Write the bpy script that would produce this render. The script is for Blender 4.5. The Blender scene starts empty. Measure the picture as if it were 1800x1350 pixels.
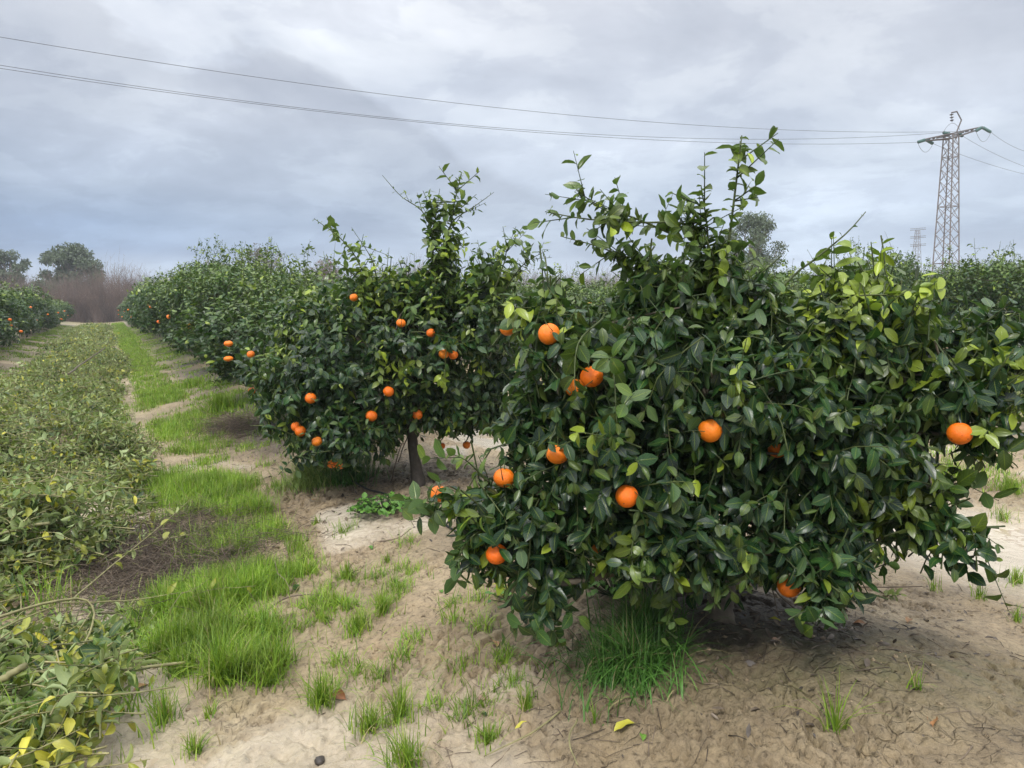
import bpy, math, random
import numpy as np
from mathutils import Vector, Matrix

R = math.radians
rng = np.random.default_rng(7)
random.seed(7)
scene = bpy.context.scene
COL = scene.collection

# ------------------------------------------------------------------ camera
CAM_H = 1.60
PITCH = R(6.42)
ROLL = R(1.25)
FPX = 1350.0                       # focal length in photo pixels (1800 wide)
cd = bpy.data.cameras.new("camera")
cam = bpy.data.objects.new("camera", cd)
COL.objects.link(cam)
cam.location = (0, 0, CAM_H)
cam.rotation_euler = (Matrix.Rotation(math.pi/2-PITCH, 3, 'X') @ Matrix.Rotation(-ROLL, 3, 'Z')).to_euler()
cd.lens = 27.0
cd.sensor_width = 36.0
cd.clip_start = 0.05
cd.clip_end = 4000
scene.camera = cam

# ------------------------------------------------------------------ world
SUN_EL, SUN_AZ = R(52), R(200)     # azimuth measured clockwise from +Y
world = bpy.data.worlds.new("World")
scene.world = world
world.use_nodes = True
wn, wl = world.node_tree.nodes, world.node_tree.links
wn.clear()

def N(nodes, t, **kw):
    n = nodes.new(t)
    for k, v in kw.items():
        setattr(n, k, v)
    return n

def ramp(nodes, stops, interp='LINEAR'):
    r = nodes.new('ShaderNodeValToRGB')
    r.color_ramp.interpolation = interp
    e = r.color_ramp.elements
    while len(e) > 1:
        e.remove(e[-1])
    for i, (p, c) in enumerate(stops):
        if i == 0:
            e[0].position = p
            el = e[0]
        else:
            el = e.new(p)
        el.color = (*c, 1) if len(c) == 3 else c
    return r

def math_node(nodes, links, op, a, b=None, c=None, clamp=False):
    m = nodes.new('ShaderNodeMath')
    m.operation = op
    m.use_clamp = clamp
    for i, v in enumerate((a, b, c)):
        if v is None:
            continue
        if isinstance(v, (int, float)):
            m.inputs[i].default_value = v
        else:
            links.new(v, m.inputs[i])
    return m.outputs[0]

def mixc(nodes, links, f, a, b, mode='MIX'):
    m = nodes.new('ShaderNodeMix')
    m.data_type = 'RGBA'
    m.blend_type = mode
    for i, v in ((0, f), (6, a), (7, b)):
        if isinstance(v, (int, float)):
            m.inputs[i].default_value = v
        elif isinstance(v, tuple):
            m.inputs[i].default_value = (*v, 1) if len(v) == 3 else v
        else:
            links.new(v, m.inputs[i])
    return m.outputs[2]

SKY_STRENGTH = 0.10
wo = N(wn, 'ShaderNodeOutputWorld')
bg = N(wn, 'ShaderNodeBackground')
bg.inputs[1].default_value = SKY_STRENGTH
wl.new(bg.outputs[0], wo.inputs[0])
sky = N(wn, 'ShaderNodeTexSky', sky_type='NISHITA')
sky.sun_disc = False
sky.sun_elevation = SUN_EL
sky.sun_rotation = SUN_AZ
tc = N(wn, 'ShaderNodeTexCoord')
sp = N(wn, 'ShaderNodeSeparateXYZ')
wl.new(tc.outputs['Generated'], sp.inputs[0])
X, Y, Z = sp.outputs
Zc = math_node(wn, wl, 'MAXIMUM', Z, 0.0)
# overcast sky brightening towards the zenith, bluer at the horizon
grad = ramp(wn, [(0.0, (.39, .46, .56)), (.03, (.345, .415, .52)), (.065, (.335, .395, .49)), (.13, (.365, .41, .485)),
                 (.24, (.43, .455, .51)), (.36, (.50, .51, .55)), (.6, (1.1, 1.11, 1.15)), (1.0, (1.75, 1.75, 1.78))])
wl.new(Zc, grad.inputs[0])
# cloud layer: planar projection so the clouds flatten towards the horizon
den = math_node(wn, wl, 'ADD', Zc, 0.22)
px_ = math_node(wn, wl, 'DIVIDE', X, den)
py_ = math_node(wn, wl, 'DIVIDE', Y, den)
cx = N(wn, 'ShaderNodeCombineXYZ')
wl.new(px_, cx.inputs[0]); wl.new(py_, cx.inputs[1])
n1 = N(wn, 'ShaderNodeTexNoise')
n1.inputs['Scale'].default_value = 1.15
n1.inputs['Detail'].default_value = 9
n1.inputs['Roughness'].default_value = .56
n1.inputs['Distortion'].default_value = .35
wl.new(cx.outputs[0], n1.inputs['Vector'])
n2 = N(wn, 'ShaderNodeTexNoise')
n2.inputs['Scale'].default_value = 2.4
n2.inputs['Detail'].default_value = 8
n2.inputs['Roughness'].default_value = .5
n2.inputs['Distortion'].default_value = .8
wl.new(tc.outputs['Generated'], n2.inputs['Vector'])
r1 = ramp(wn, [(.35, (.80, .825, .86)), (.45, (.95, .96, .975)), (.53, (1.06, 1.06, 1.055)), (.64, (1.28, 1.265, 1.24))])
wl.new(n1.outputs[0], r1.inputs[0])
c1 = mixc(wn, wl, 1.0, grad.outputs[0], r1.outputs[0], 'MULTIPLY')
n3 = N(wn, 'ShaderNodeTexNoise')
n3.inputs['Scale'].default_value = 2.1
n3.inputs['Detail'].default_value = 9
n3.inputs['Roughness'].default_value = .6
n3.inputs['Distortion'].default_value = .3
wl.new(cx.outputs[0], n3.inputs['Vector'])
r3 = ramp(wn, [(.36, (.90, .905, .92)), (.49, (.97, .975, .985)), (.525, (1.06, 1.06, 1.05)), (.66, (1.13, 1.12, 1.10))])
wl.new(n3.outputs[0], r3.inputs[0])
c1 = mixc(wn, wl, 1.0, c1, r3.outputs[0], 'MULTIPLY')
# a brighter break beyond the edge of the big cloud (centre and right, high up)
e1 = math_node(wn, wl, 'MULTIPLY_ADD', X, .70, -0.20)
e2 = math_node(wn, wl, 'MULTIPLY_ADD', Z, 1.25, e1)
e3 = math_node(wn, wl, 'MULTIPLY_ADD', n2.outputs[0], .75, e2)
er = ramp(wn, [(.31, (0, 0, 0)), (.335, (.7, .7, .7)), (.42, (.8, .8, .8)), (.62, (.45, .45, .45)), (.9, (.25, .25, .25))])
wl.new(e3, er.inputs[0])
c2 = mixc(wn, wl, er.outputs[0], c1, mixc(wn, wl, 1.0, c1, (1.30, 1.30, 1.28), 'MULTIPLY'))
# darker slate-blue bank low on the left
az = math_node(wn, wl, 'MULTIPLY_ADD', X, -2.2, -0.05, clamp=True)
bn = math_node(wn, wl, 'MULTIPLY_ADD', n2.outputs[0], .05, Z)
band = ramp(wn, [(.068, (0, 0, 0)), (.088, (1, 1, 1)), (.12, (.95, .95, .95)), (.165, (.3, .3, .3)), (.24, (0, 0, 0))])
wl.new(bn, band.inputs[0])
bf = math_node(wn, wl, 'MULTIPLY', az, band.outputs[0], clamp=True)
c3 = mixc(wn, wl, bf, c2, mixc(wn, wl, 1.0, c2, (.56, .665, .80), 'MULTIPLY'))
gain = mixc(wn, wl, 1.0, c3, (1.15/SKY_STRENGTH, 1.165/SKY_STRENGTH, 1.175/SKY_STRENGTH), 'MULTIPLY')
lf_ = math_node(wn, wl, 'MULTIPLY_ADD', X, -1.3, .25, clamp=True)
gain = mixc(wn, wl, math_node(wn, wl, 'MULTIPLY', lf_, math_node(wn, wl, 'MULTIPLY_ADD', Z, -1.6, 1.0, clamp=True)), gain, mixc(wn, wl, 1.0, gain, (.87, .90, .94), 'MULTIPLY'))
fin = mixc(wn, wl, .95, sky.outputs[0], gain)
wl.new(fin, bg.inputs[0])

# ------------------------------------------------------------------ sun (diffused by the overcast)
sd = bpy.data.lights.new("sun", 'SUN')
sd.energy = 2.0
sd.angle = R(11)
sd.color = (1.0, .965, .91)
so = bpy.data.objects.new("sun", sd)
COL.objects.link(so)
sdir = Vector((math.sin(SUN_AZ)*math.cos(SUN_EL), math.cos(SUN_AZ)*math.cos(SUN_EL), math.sin(SUN_EL)))
so.rotation_euler = (-sdir).to_track_quat('-Z', 'Y').to_euler()

vs = scene.view_settings
vs.view_transform = 'Standard'
vs.look = 'None'
vs.exposure = 0.27
vs.gamma = 1.0
vs.use_curve_mapping = False
scene.cycles.max_bounces = 8
scene.cycles.transparent_max_bounces = 8
scene.cycles.use_denoising = True

# ------------------------------------------------------------------ maths helpers
def unit(v):
    return v / np.maximum(np.linalg.norm(v, axis=-1, keepdims=True), 1e-9)

_cf = np.array([0, math.cos(PITCH), -math.sin(PITCH)])
_u0 = np.array([0, math.sin(PITCH), math.cos(PITCH)])
_r0 = np.array([1.0, 0, 0])
_cr = _r0*math.cos(ROLL)-_u0*math.sin(ROLL)
_cu = _u0*math.cos(ROLL)+_r0*math.sin(ROLL)
CAMP = np.array([0, 0, CAM_H])

def ray(px, py):
    return _cf + (px-900)/FPX*_cr - (py-675)/FPX*_cu

def at(px, py, d):
    """the world point seen at photo pixel (px, py) at depth d metres"""
    return CAMP + ray(px, py)*d

_lat = np.random.default_rng(11).random((256, 256))

def vnoise(x, y):
    xi = np.floor(x).astype(int); yi = np.floor(y).astype(int)
    fx = x-xi; fy = y-yi
    fx = fx*fx*(3-2*fx); fy = fy*fy*(3-2*fy)
    a = _lat[xi & 255, yi & 255]; b = _lat[(xi+1) & 255, yi & 255]
    c = _lat[xi & 255, (yi+1) & 255]; d = _lat[(xi+1) & 255, (yi+1) & 255]
    return (a*(1-fx)+b*fx)*(1-fy)+(c*(1-fx)+d*fx)*fy

def fbm(x, y, s, o=4, g=.5):
    v = 0; a = 1; t = 0
    for i in range(o):
        v = v+a*vnoise(x*s+17.3*i, y*s+5.1*i); t += a
        a *= g; s *= 2.03
        x, y = x*.8-y*.6, x*.6+y*.8
    return v/t

def sstep(a, b, x):
    t = np.clip((x-a)/(b-a), 0, 1)
    return t*t*(3-2*t)

# row frame: u runs along the rows, v across them
U = np.array([-.463, .886]); V = np.array([.886, .463])
ROWS = [-9.5, -3.6, 2.25, 8.15, 14.05, 19.95, 25.85, 31.75]

def sw(x, y):
    return x*U[0]+y*U[1], x*V[0]+y*V[1]

def xy(s, w):
    return s*U[0]+w*V[0], s*U[1]+w*V[1]

def near_row(w):
    d = np.full_like(w, 99.0)
    for r in ROWS:
        d = np.minimum(d, np.abs(w-r))
    return d

def height(x, y, detail=True):
    x = np.asarray(x, float); y = np.asarray(y, float)
    s, w = sw(x, y)
    d = near_row(w)
    dist = np.sqrt(x*x+y*y)
    fade = 1/(1+(dist/60)**2)
    h = .24*np.exp(-(d/.95)**2)*sstep(140, 80, dist)
    h = h+(fbm(x, y, .55, 3)-.5)*.13*fade
    h = h+(fbm(x+6, y+6, 1.6, 2)-.5)*.07*np.exp(-(d/1.3)**2)*fade
    h = h-.055*np.exp(-((w-5.1)/.55)**2)*fade-.05*np.exp(-((w+.15)/.5)**2)*fade
    if detail:
        f = fade*sstep(40, 12, dist)
        wet = wetmask(x, y)
        k = f*(1-.85*wet)
        a = fbm(x, y, 3.2, 4, .55)
        h = h+(a-.5)*.060*k
        b = np.abs(fbm(x+9, y-4, 9, 3, .6)-.5)*2
        h = h-.030*k*(1-sstep(0, .16, b))*sstep(.42, .62, fbm(x+3, y+1, 1.3, 2))
        h = h+(fbm(x-7, y+2, 17, 3, .6)-.5)*.026*k
        rough = sstep(.44, .62, fbm(x+11, y-5, 1.7, 3))
        pits = sstep(.56, .72, fbm(x+5, y+15, 24, 2, .55))
        h = h-.026*pits*k*rough
        h = h+(fbm(x-2, y+6, 52, 3, .65)-.5)*.026*k*(.3+.7*rough)
    return h

def wetmask(x, y):
    s, w = sw(x, y)
    m = np.maximum(np.exp(-((w-4.9)/.85)**2), .7*np.exp(-((w+.05)/.40)**2)*sstep(9, 6, s))
    m = np.maximum(m, .55*np.exp(-((x+.95)/.5)**2-((y-2.6)/.35)**2))
    m = np.maximum(m, .8*sstep(.54, .64, fbm(x+14, y+3, .75, 3))*sstep(14, 8, s))
    m = np.maximum(m, .5*np.exp(-((w-1.0)/.25)**2)*sstep(4, 2.5, s))
    return np.clip(m*1.5*(.5+fbm(x+31, y, .9, 3)) - .35, 0, 1)

def gz(x, y):
    return float(height(np.array([x]), np.array([y]))[0])

def ground(px, py):
    """point of the ground seen at a photo pixel"""
    r = ray(px, py)
    lo, hi = 1.0, 120.0
    ds = np.geomspace(lo, hi, 1400)
    p = CAMP+r*ds[:, None]
    h = height(p[:, 0], p[:, 1], False)
    i = int(np.argmax(p[:, 2] < h))
    q = p[max(i, 1)]
    return np.array([q[0], q[1], gz(q[0], q[1])])

# ------------------------------------------------------------------ mesh helpers
def tag(o, label=None, cat=None, group=None, kind=None):
    if label: o['label'] = label
    if cat: o['category'] = cat
    if group: o['group'] = group
    if kind: o['kind'] = kind
    return o

def new_obj(name, data, parent=None, loc=None):
    o = bpy.data.objects.new(name, data)
    COL.objects.link(o)
    if parent is not None: o.parent = parent
    if loc is not None: o.location = loc
    return o

def mk_mesh(name, parts, mats, smooth=True, origin=None):
    """parts: list of dict(v, f(list of arrays quads/tris), m, col)"""
    vs_, loops, starts, totals, midx, cols = [], [], [], [], [], []
    off = 0; lo = 0
    anycol = any(p.get('col') is not None for p in parts)
    for p in parts:
        v = np.asarray(p['v'], np.float64).reshape(-1, 3)
        if origin is not None: v = v-np.asarray(origin)
        for f in p['f']:
            f = np.asarray(f, np.int64)
            if f.size == 0: continue
            n, k = f.shape
            loops.append((f+off).ravel())
            starts.append(lo+np.arange(n)*k)
            totals.append(np.full(n, k))
            midx.append(np.full(n, p.get('m', 0)))
            lo += n*k
        vs_.append(v)
        if anycol:
            c = p.get('col')
            cols.append(np.zeros((len(v), 4)) if c is None else np.asarray(c).reshape(-1, 4))
        off += len(v)
    Vv = np.concatenate(vs_); Ll = np.concatenate(loops)
    St = np.concatenate(starts); To = np.concatenate(totals); Mi = np.concatenate(midx)
    me = bpy.data.meshes.new(name)
    me.vertices.add(len(Vv)); me.vertices.foreach_set('co', Vv.astype(np.float32).ravel())
    me.loops.add(len(Ll)); me.loops.foreach_set('vertex_index', Ll.astype(np.int32))
    me.polygons.add(len(St))
    me.polygons.foreach_set('loop_start', St.astype(np.int32))
    me.polygons.foreach_set('loop_total', To.astype(np.int32))
    for m in mats: me.materials.append(m)
    me.polygons.foreach_set('material_index', Mi.astype(np.int32))
    me.update(calc_edges=True)
    me.polygons.foreach_set('use_smooth', np.full(len(St), smooth))
    if anycol:
        a = me.attributes.new('tint', 'FLOAT_COLOR', 'POINT')
        a.data.foreach_set('color', np.concatenate(cols).astype(np.float32).ravel())
    me.validate()
    return me

def tubes(P, Rad, sides=5, cap=True, tone=None):
    """P (n,k,3) paths, Rad (n,k) radii -> part"""
    P = np.asarray(P, float); Rad = np.asarray(Rad, float)
    n, k, _ = P.shape
    T = np.zeros_like(P)
    T[:, 1:-1] = P[:, 2:]-P[:, :-2]; T[:, 0] = P[:, 1]-P[:, 0]; T[:, -1] = P[:, -1]-P[:, -2]
    T = unit(T)
    mean = unit(P[:, -1]-P[:, 0])
    ref = np.where(np.abs(mean[:, 2:3]) < .8, np.array([[0, 0, 1.]]), np.array([[1., 0, 0]]))
    A = unit(np.cross(T, ref[:, None, :])); B = np.cross(T, A)
    th = np.arange(sides)*2*math.pi/sides
    V_ = (P[:, :, None, :]+Rad[:, :, None, None]*(A[:, :, None, :]*np.cos(th)[None, None, :, None]
          + B[:, :, None, :]*np.sin(th)[None, None, :, None]))
    idx = np.arange(n*k*sides).reshape(n, k, sides)
    a = idx[:, :-1, :]; b = np.roll(a, -1, 2); d = idx[:, 1:, :]; c = np.roll(d, -1, 2)
    f = [np.stack([a, b, c, d], -1).reshape(-1, 4)]
    if cap:
        f.append(idx[:, 0, ::-1].reshape(-1, sides)); f.append(idx[:, -1, :].reshape(-1, sides))
    col = np.zeros((n, k, sides, 4))
    if tone is not None: col[..., 0] = np.asarray(tone)[:, None, None]
    return dict(v=V_.reshape(-1, 3), f=f, col=col.reshape(-1, 4))

LT = {2: (np.array([-.10, 0, .2, .45, .7, .88, 1.0]), np.array([.03, .05, .72, 1, .80, .40, .02]), np.array([-1, -.5, 0, .5, 1])),
      1: (np.array([0, .25, .6, 1.0]), np.array([.06, .85, .9, .03]), np.array([-1, 0, 1.])),
      0: (np.array([0, .5, 1.0]), np.array([.12, 1, .08]), np.array([-1, 1.]))}

def leaves(P, D, Nn, L, Wd, curl, roll, tone, young, lod=1, wave=.05):
    """a batch of leaf blades -> part; tint attribute = (tone, young, across, along)"""
    t, prof, c = LT[lod]
    n = len(P); kt, kc = len(t), len(c)
    D = unit(D); S = unit(np.cross(D, Nn)); Nn = np.cross(S, D)
    cv = np.where(np.abs(curl) < 1e-3, 1e-3, curl)[:, None]
    a = cv*t[None, :]
    yy = np.sin(a)/cv; zz = -(1-np.cos(a))/cv
    half = .5*Wd[:, None, None]*prof[None, :, None]
    rl = np.where(np.abs(roll) < 1e-3, 1e-3, roll)[:, None, None]
    xs = np.sin(rl*c[None, None, :])/rl*half
    zs = (1-np.cos(rl*c[None, None, :]))/rl*half
    ph = rng.random(n)[:, None, None]*6.28; fr = (1.0+rng.random(n)*1.6)[:, None, None]
    zs = zs+wave*Wd[:, None, None]*np.abs(c)[None, None, :]*np.sin(t[None, :, None]*6.28*fr+ph+c[None, None, :]*1.3)*prof[None, :, None]
    nx, nz = -zz, None
    ca, sa = np.cos(a)[:, :, None], np.sin(a)[:, :, None]
    yl = (yy*L[:, None])[:, :, None]+zs*sa
    zl = (zz*L[:, None])[:, :, None]+zs*ca
    Vv = (P[:, None, None, :]+S[:, None, None, :]*xs[..., None]+D[:, None, None, :]*yl[..., None]
          + Nn[:, None, None, :]*zl[..., None])
    idx = np.arange(n*kt*kc).reshape(n, kt, kc)
    q = np.stack([idx[:, :-1, :-1], idx[:, :-1, 1:], idx[:, 1:, 1:], idx[:, 1:, :-1]], -1).reshape(-1, 4)
    col = np.zeros((n, kt, kc, 4))
    col[..., 0] = tone[:, None, None]; col[..., 1] = young[:, None, None]
    col[..., 2] = c[None, None, :]*.5+.5; col[..., 3] = t[None, :, None]
    return dict(v=Vv.reshape(-1, 3), f=[q], col=col.reshape(-1, 4))

def blades(P, H, lean, Wd, tone, k=4, bend=1.0):
    """grass blades -> part"""
    n = len(P)
    az_ = rng.random(n)*2*math.pi
    dirh = np.stack([np.cos(az_), np.sin(az_), np.zeros(n)], -1)
    side = np.stack([-np.sin(az_+.4*rng.standard_normal(n)), np.cos(az_), np.zeros(n)], -1)
    side = unit(side)
    t = np.linspace(0, 1, k+1)
    ang = lean[:, None]*(.25+1.25*bend*t[None, :])
    dx = np.cumsum(np.sin(ang), 1)/(k+1); dz = np.cumsum(np.cos(ang), 1)/(k+1)
    dx = dx-dx[:, :1]; dz = dz-dz[:, :1]-.02
    ctr = P[:, None, :]+dirh[:, None, :]*(dx*H[:, None])[..., None]
    ctr[..., 2] += dz*H[:, None]
    wv = Wd[:, None]*(1-t[None, :]**1.7)*.5+.0002
    Vv = np.stack([ctr-side[:, None, :]*wv[..., None], ctr+side[:, None, :]*wv[..., None]], 2)
    idx = np.arange(n*(k+1)*2).reshape(n, k+1, 2)
    q = np.stack([idx[:, :-1, 0], idx[:, :-1, 1], idx[:, 1:, 1], idx[:, 1:, 0]], -1).reshape(-1, 4)
    col = np.zeros((n, k+1, 2, 4)); col[..., 0] = tone[:, None, None]; col[..., 3] = t[None, :, None]
    return dict(v=Vv.reshape(-1, 3), f=[q], col=col.reshape(-1, 4))

# ------------------------------------------------------------------ materials
def new_mat(name):
    m = bpy.data.materials.new(name); m.use_nodes = True
    n, l = m.node_tree.nodes, m.node_tree.links
    b = n['Principled BSDF']; o = n['Material Output']
    return m, n, l, b, o

def leaf_mat(name, dark, mid, young, under, rough=.36, trans=.22, underf=.75):
    m, n, l, b, o = new_mat(name)
    at_ = N(n, 'ShaderNodeAttribute', attribute_name='tint')
    s = N(n, 'ShaderNodeSeparateColor'); l.new(at_.outputs['Color'], s.inputs[0])
    tone, yg, ac = s.outputs; al = at_.outputs['Alpha']
    c = mixc(n, l, tone, dark, mid)
    tc_ = N(n, 'ShaderNodeTexCoord'); nz = N(n, 'ShaderNodeTexNoise')
    l.new(tc_.outputs['Object'], nz.inputs['Vector']); nz.inputs['Scale'].default_value = 28; nz.inputs['Detail'].default_value = 3
    mot = ramp(n, [(.3, (.75, .78, .75)), (.7, (1.25, 1.2, 1.1))]); l.new(nz.outputs[0], mot.inputs[0])
    c = mixc(n, l, 1.0, c, mot.outputs[0], 'MULTIPLY')
    c = mixc(n, l, yg, c, young)
    nbl = N(n, 'ShaderNodeTexNoise'); nbl.inputs['Scale'].default_value = 75; nbl.inputs['Detail'].default_value = 2; l.new(tc_.outputs['Object'], nbl.inputs['Vector'])
    br_ = ramp(n, [(.70, (0, 0, 0)), (.76, (1, 1, 1))]); l.new(nbl.outputs[0], br_.inputs[0])
    c = mixc(n, l, math_node(n, l, 'MULTIPLY', br_.outputs[0], .7), c, (.16, .12, .04))
    # midrib and side veins
    x = math_node(n, l, 'ABSOLUTE', math_node(n, l, 'SUBTRACT', ac, .5))
    rib = ramp(n, [(0, (1, 1, 1)), (.05, (0, 0, 0))]); l.new(x, rib.inputs[0])
    vx = math_node(n, l, 'MULTIPLY_ADD', x, -.55, al)
    vs_ = math_node(n, l, 'SINE', math_node(n, l, 'MULTIPLY', vx, 48.0))
    vr = ramp(n, [(.86, (0, 0, 0)), (1.0, (.45, .45, .45))]); l.new(vs_, vr.inputs[0])
    vein = math_node(n, l, 'MAXIMUM', rib.outputs[0], vr.outputs[0])
    c = mixc(n, l, math_node(n, l, 'MULTIPLY', vein, .35), c, young)
    geo = N(n, 'ShaderNodeNewGeometry')
    c = mixc(n, l, math_node(n, l, 'MULTIPLY', geo.outputs['Backfacing'], underf), c, under)
    l.new(c, b.inputs['Base Color'])
    b.inputs['Roughness'].default_value = rough
    rr = math_node(n, l, 'MULTIPLY_ADD', nz.outputs[0], .25, rough-.12)
    l.new(math_node(n, l, 'MULTIPLY_ADD', geo.outputs['Backfacing'], .2, rr), b.inputs['Roughness'])
    b.inputs['Specular IOR Level'].default_value = .45
    bp = N(n, 'ShaderNodeBump'); bp.inputs['Strength'].default_value = .35; bp.inputs['Distance'].default_value = .002
    l.new(vein, bp.inputs['Height']); l.new(bp.outputs[0], b.inputs['Normal'])
    tr = N(n, 'ShaderNodeBsdfTranslucent')
    tcx = mixc(n, l, 1.0, c, (1.5, 1.7, .8), 'MULTIPLY'); l.new(tcx, tr.inputs[0])
    mx = N(n, 'ShaderNodeMixShader'); mx.inputs[0].default_value = trans
    l.new(b.outputs[0], mx.inputs[1]); l.new(tr.outputs[0], mx.inputs[2]); l.new(mx.outputs[0], o.inputs[0])
    return m

M_leaf = leaf_mat('citrus_leaf', (.004, .020, .012), (.026, .085, .020), (.34, .43, .04), (.085, .15, .05), rough=.30, trans=.18, underf=.55)
M_leaf_far = leaf_mat('citrus_leaf_far', (.005, .023, .012), (.034, .092, .022), (.28, .36, .04), (.075, .12, .045), rough=.34, trans=.18, underf=.6)
M_cut = leaf_mat('wilted_leaf', (.008, .038, .014), (.095, .165, .036), (.55, .50, .06), (.34, .41, .19), rough=.42, trans=.15, underf=.75)
M_weed = leaf_mat('weed_leaf', (.05, .14, .03), (.10, .24, .04), (.2, .36, .06), (.12, .24, .08), rough=.5)
M_euca = leaf_mat('eucalyptus_leaf', (.045, .075, .04), (.11, .16, .08), (.14, .15, .08), (.10, .12, .08), rough=.55, trans=.1)

def tone_mat(name, a, b_, rough=.7, trans=0.0, tipc=None, scale=20, bump=0, spec=.3, straw=None):
    m, n, l, b, o = new_mat(name)
    at_ = N(n, 'ShaderNodeAttribute', attribute_name='tint')
    s = N(n, 'ShaderNodeSeparateColor'); l.new(at_.outputs['Color'], s.inputs[0])
    c = mixc(n, l, s.outputs[0], a, b_)
    if straw:
        sr_ = ramp(n, [(.90, (0, 0, 0)), (.93, (1, 1, 1))]); l.new(s.outputs[0], sr_.inputs[0]); c = mixc(n, l, sr_.outputs[0], c, straw)
    if tipc: c = mixc(n, l, math_node(n, l, 'MULTIPLY', at_.outputs['Alpha'], .6), c, tipc)
    tc_ = N(n, 'ShaderNodeTexCoord'); nz = N(n, 'ShaderNodeTexNoise')
    l.new(tc_.outputs['Object'], nz.inputs['Vector']); nz.inputs['Scale'].default_value = scale; nz.inputs['Detail'].default_value = 5
    mot = ramp(n, [(.3, (.65, .65, .65)), (.7, (1.3, 1.3, 1.3))]); l.new(nz.outputs[0], mot.inputs[0])
    c = mixc(n, l, 1.0, c, mot.outputs[0], 'MULTIPLY')
    l.new(c, b.inputs['Base Color']); b.inputs['Roughness'].default_value = rough
    b.inputs['Specular IOR Level'].default_value = spec
    if bump:
        bp = N(n, 'ShaderNodeBump'); bp.inputs['Strength'].default_value = .8; bp.inputs['Distance'].default_value = bump
        l.new(nz.outputs[0], bp.inputs['Height']); l.new(bp.outputs[0], b.inputs['Normal'])
    if trans:
        tr = N(n, 'ShaderNodeBsdfTranslucent'); l.new(c, tr.inputs[0])
        mx = N(n, 'ShaderNodeMixShader'); mx.inputs[0].default_value = trans
        l.new(b.outputs[0], mx.inputs[1]); l.new(tr.outputs[0], mx.inputs[2]); l.new(mx.outputs[0], o.inputs[0])
    return m

M_grass = tone_mat('grass', (.10, .225, .018), (.34, .46, .05), rough=.45, trans=.3, scale=3, spec=.35, straw=(.42, .35, .17))
M_grass_d = tone_mat('grass_dark', (.045, .13, .022), (.12, .26, .05), rough=.45, trans=.25, scale=3, straw=(.32, .28, .14))
M_grass_o = tone_mat('grass_old', (.12, .22, .04), (.32, .38, .10), rough=.55, trans=.25, scale=3)
M_bark = tone_mat('citrus_bark', (.085, .070, .052), (.16, .135, .10), rough=.8, scale=22, bump=.012)
M_bark_shade = tone_mat('shaded_bark', (.038, .032, .026), (.085, .07, .055), rough=.6, scale=22, bump=.012)  # second trunk's bark, darkened so the crown's shade is in the colour
M_twig = tone_mat('green_twig', (.035, .055, .02), (.09, .11, .035), rough=.55, scale=30)
M_cuttwig = tone_mat('cut_twig', (.08, .09, .035), (.30, .27, .13), rough=.6, scale=25)
M_dry = tone_mat('dry_twig', (.055, .042, .032), (.22, .17, .125), rough=.8, scale=15)
M_thick = tone_mat('thicket_twig', (.12, .095, .085), (.26, .185, .15), rough=.9, scale=.35)
M_thickg = tone_mat('grey_thicket', (.10, .105, .085), (.19, .17, .13), rough=.9, scale=.35)
M_litter = tone_mat('leaf_litter', (.045, .036, .030), (.20, .155, .11), rough=.55, scale=60, spec=.5)
M_deadleaf = tone_mat('dead_leaf', (.20, .085, .035), (.42, .25, .11), rough=.5, scale=60)
M_hose = tone_mat('drip_hose', (.012, .012, .013), (.03, .03, .03), rough=.35, scale=30)
M_stone = tone_mat('stone', (.30, .20, .15), (.50, .36, .27), rough=.7, scale=60, bump=.002)

def simple(name, c, rough=.6, metal=0, scale=6, var=.25):
    m, n, l, b, o = new_mat(name)
    tc_ = N(n, 'ShaderNodeTexCoord'); nz = N(n, 'ShaderNodeTexNoise')
    l.new(tc_.outputs['Object'], nz.inputs['Vector']); nz.inputs['Scale'].default_value = scale; nz.inputs['Detail'].default_value = 4
    mot = ramp(n, [(.3, tuple(x*(1-var) for x in c)), (.7, tuple(x*(1+var) for x in c))]); l.new(nz.outputs[0], mot.inputs[0])
    l.new(mot.outputs[0], b.inputs['Base Color'])
    b.inputs['Roughness'].default_value = rough; b.inputs['Metallic'].default_value = metal
    return m

M_steel = simple('galvanised_steel', (.19, .165, .16), .6, .2)
M_steel_d = simple('weathered_steel', (.12, .105, .10), .65, .3)
M_wire = simple('conductor', (.10, .10, .11), .5, .6)
M_glassins = simple('green_glass_insulator', (.06, .13, .115), .15, 0)
M_ebark = simple('eucalyptus_bark', (.20, .16, .13), .8)
M_calyx = simple('calyx', (.07, .11, .03), .6)

# orange peel
M_orange, n, l, b, o = new_mat('orange_peel')
tc_ = N(n, 'ShaderNodeTexCoord'); nz = N(n, 'ShaderNodeTexNoise'); nz.inputs['Scale'].default_value = 9; nz.inputs['Detail'].default_value = 4
l.new(tc_.outputs['Object'], nz.inputs['Vector'])
oi = N(n, 'ShaderNodeObjectInfo')
orr = ramp(n, [(.25, (.84, .125, .002)), (.75, (.92, .185, .003))]); l.new(nz.outputs[0], orr.inputs[0])
orc = mixc(n, l, math_node(n, l, 'MULTIPLY', oi.outputs['Random'], .6), orr.outputs[0], (.86, .30, .015))
nb = N(n, 'ShaderNodeTexNoise'); nb.inputs['Scale'].default_value = 60; nb.inputs['Detail'].default_value = 5; l.new(tc_.outputs['Object'], nb.inputs['Vector'])
sr = ramp(n, [(.30, (.35, .22, .10)), (.36, (1, 1, 1)), (.6, (1, 1, 1)), (.8, (.88, .9, .9))]); l.new(nb.outputs[0], sr.inputs[0])
orc = mixc(n, l, .8, orc, sr.outputs[0], 'MULTIPLY')
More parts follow.
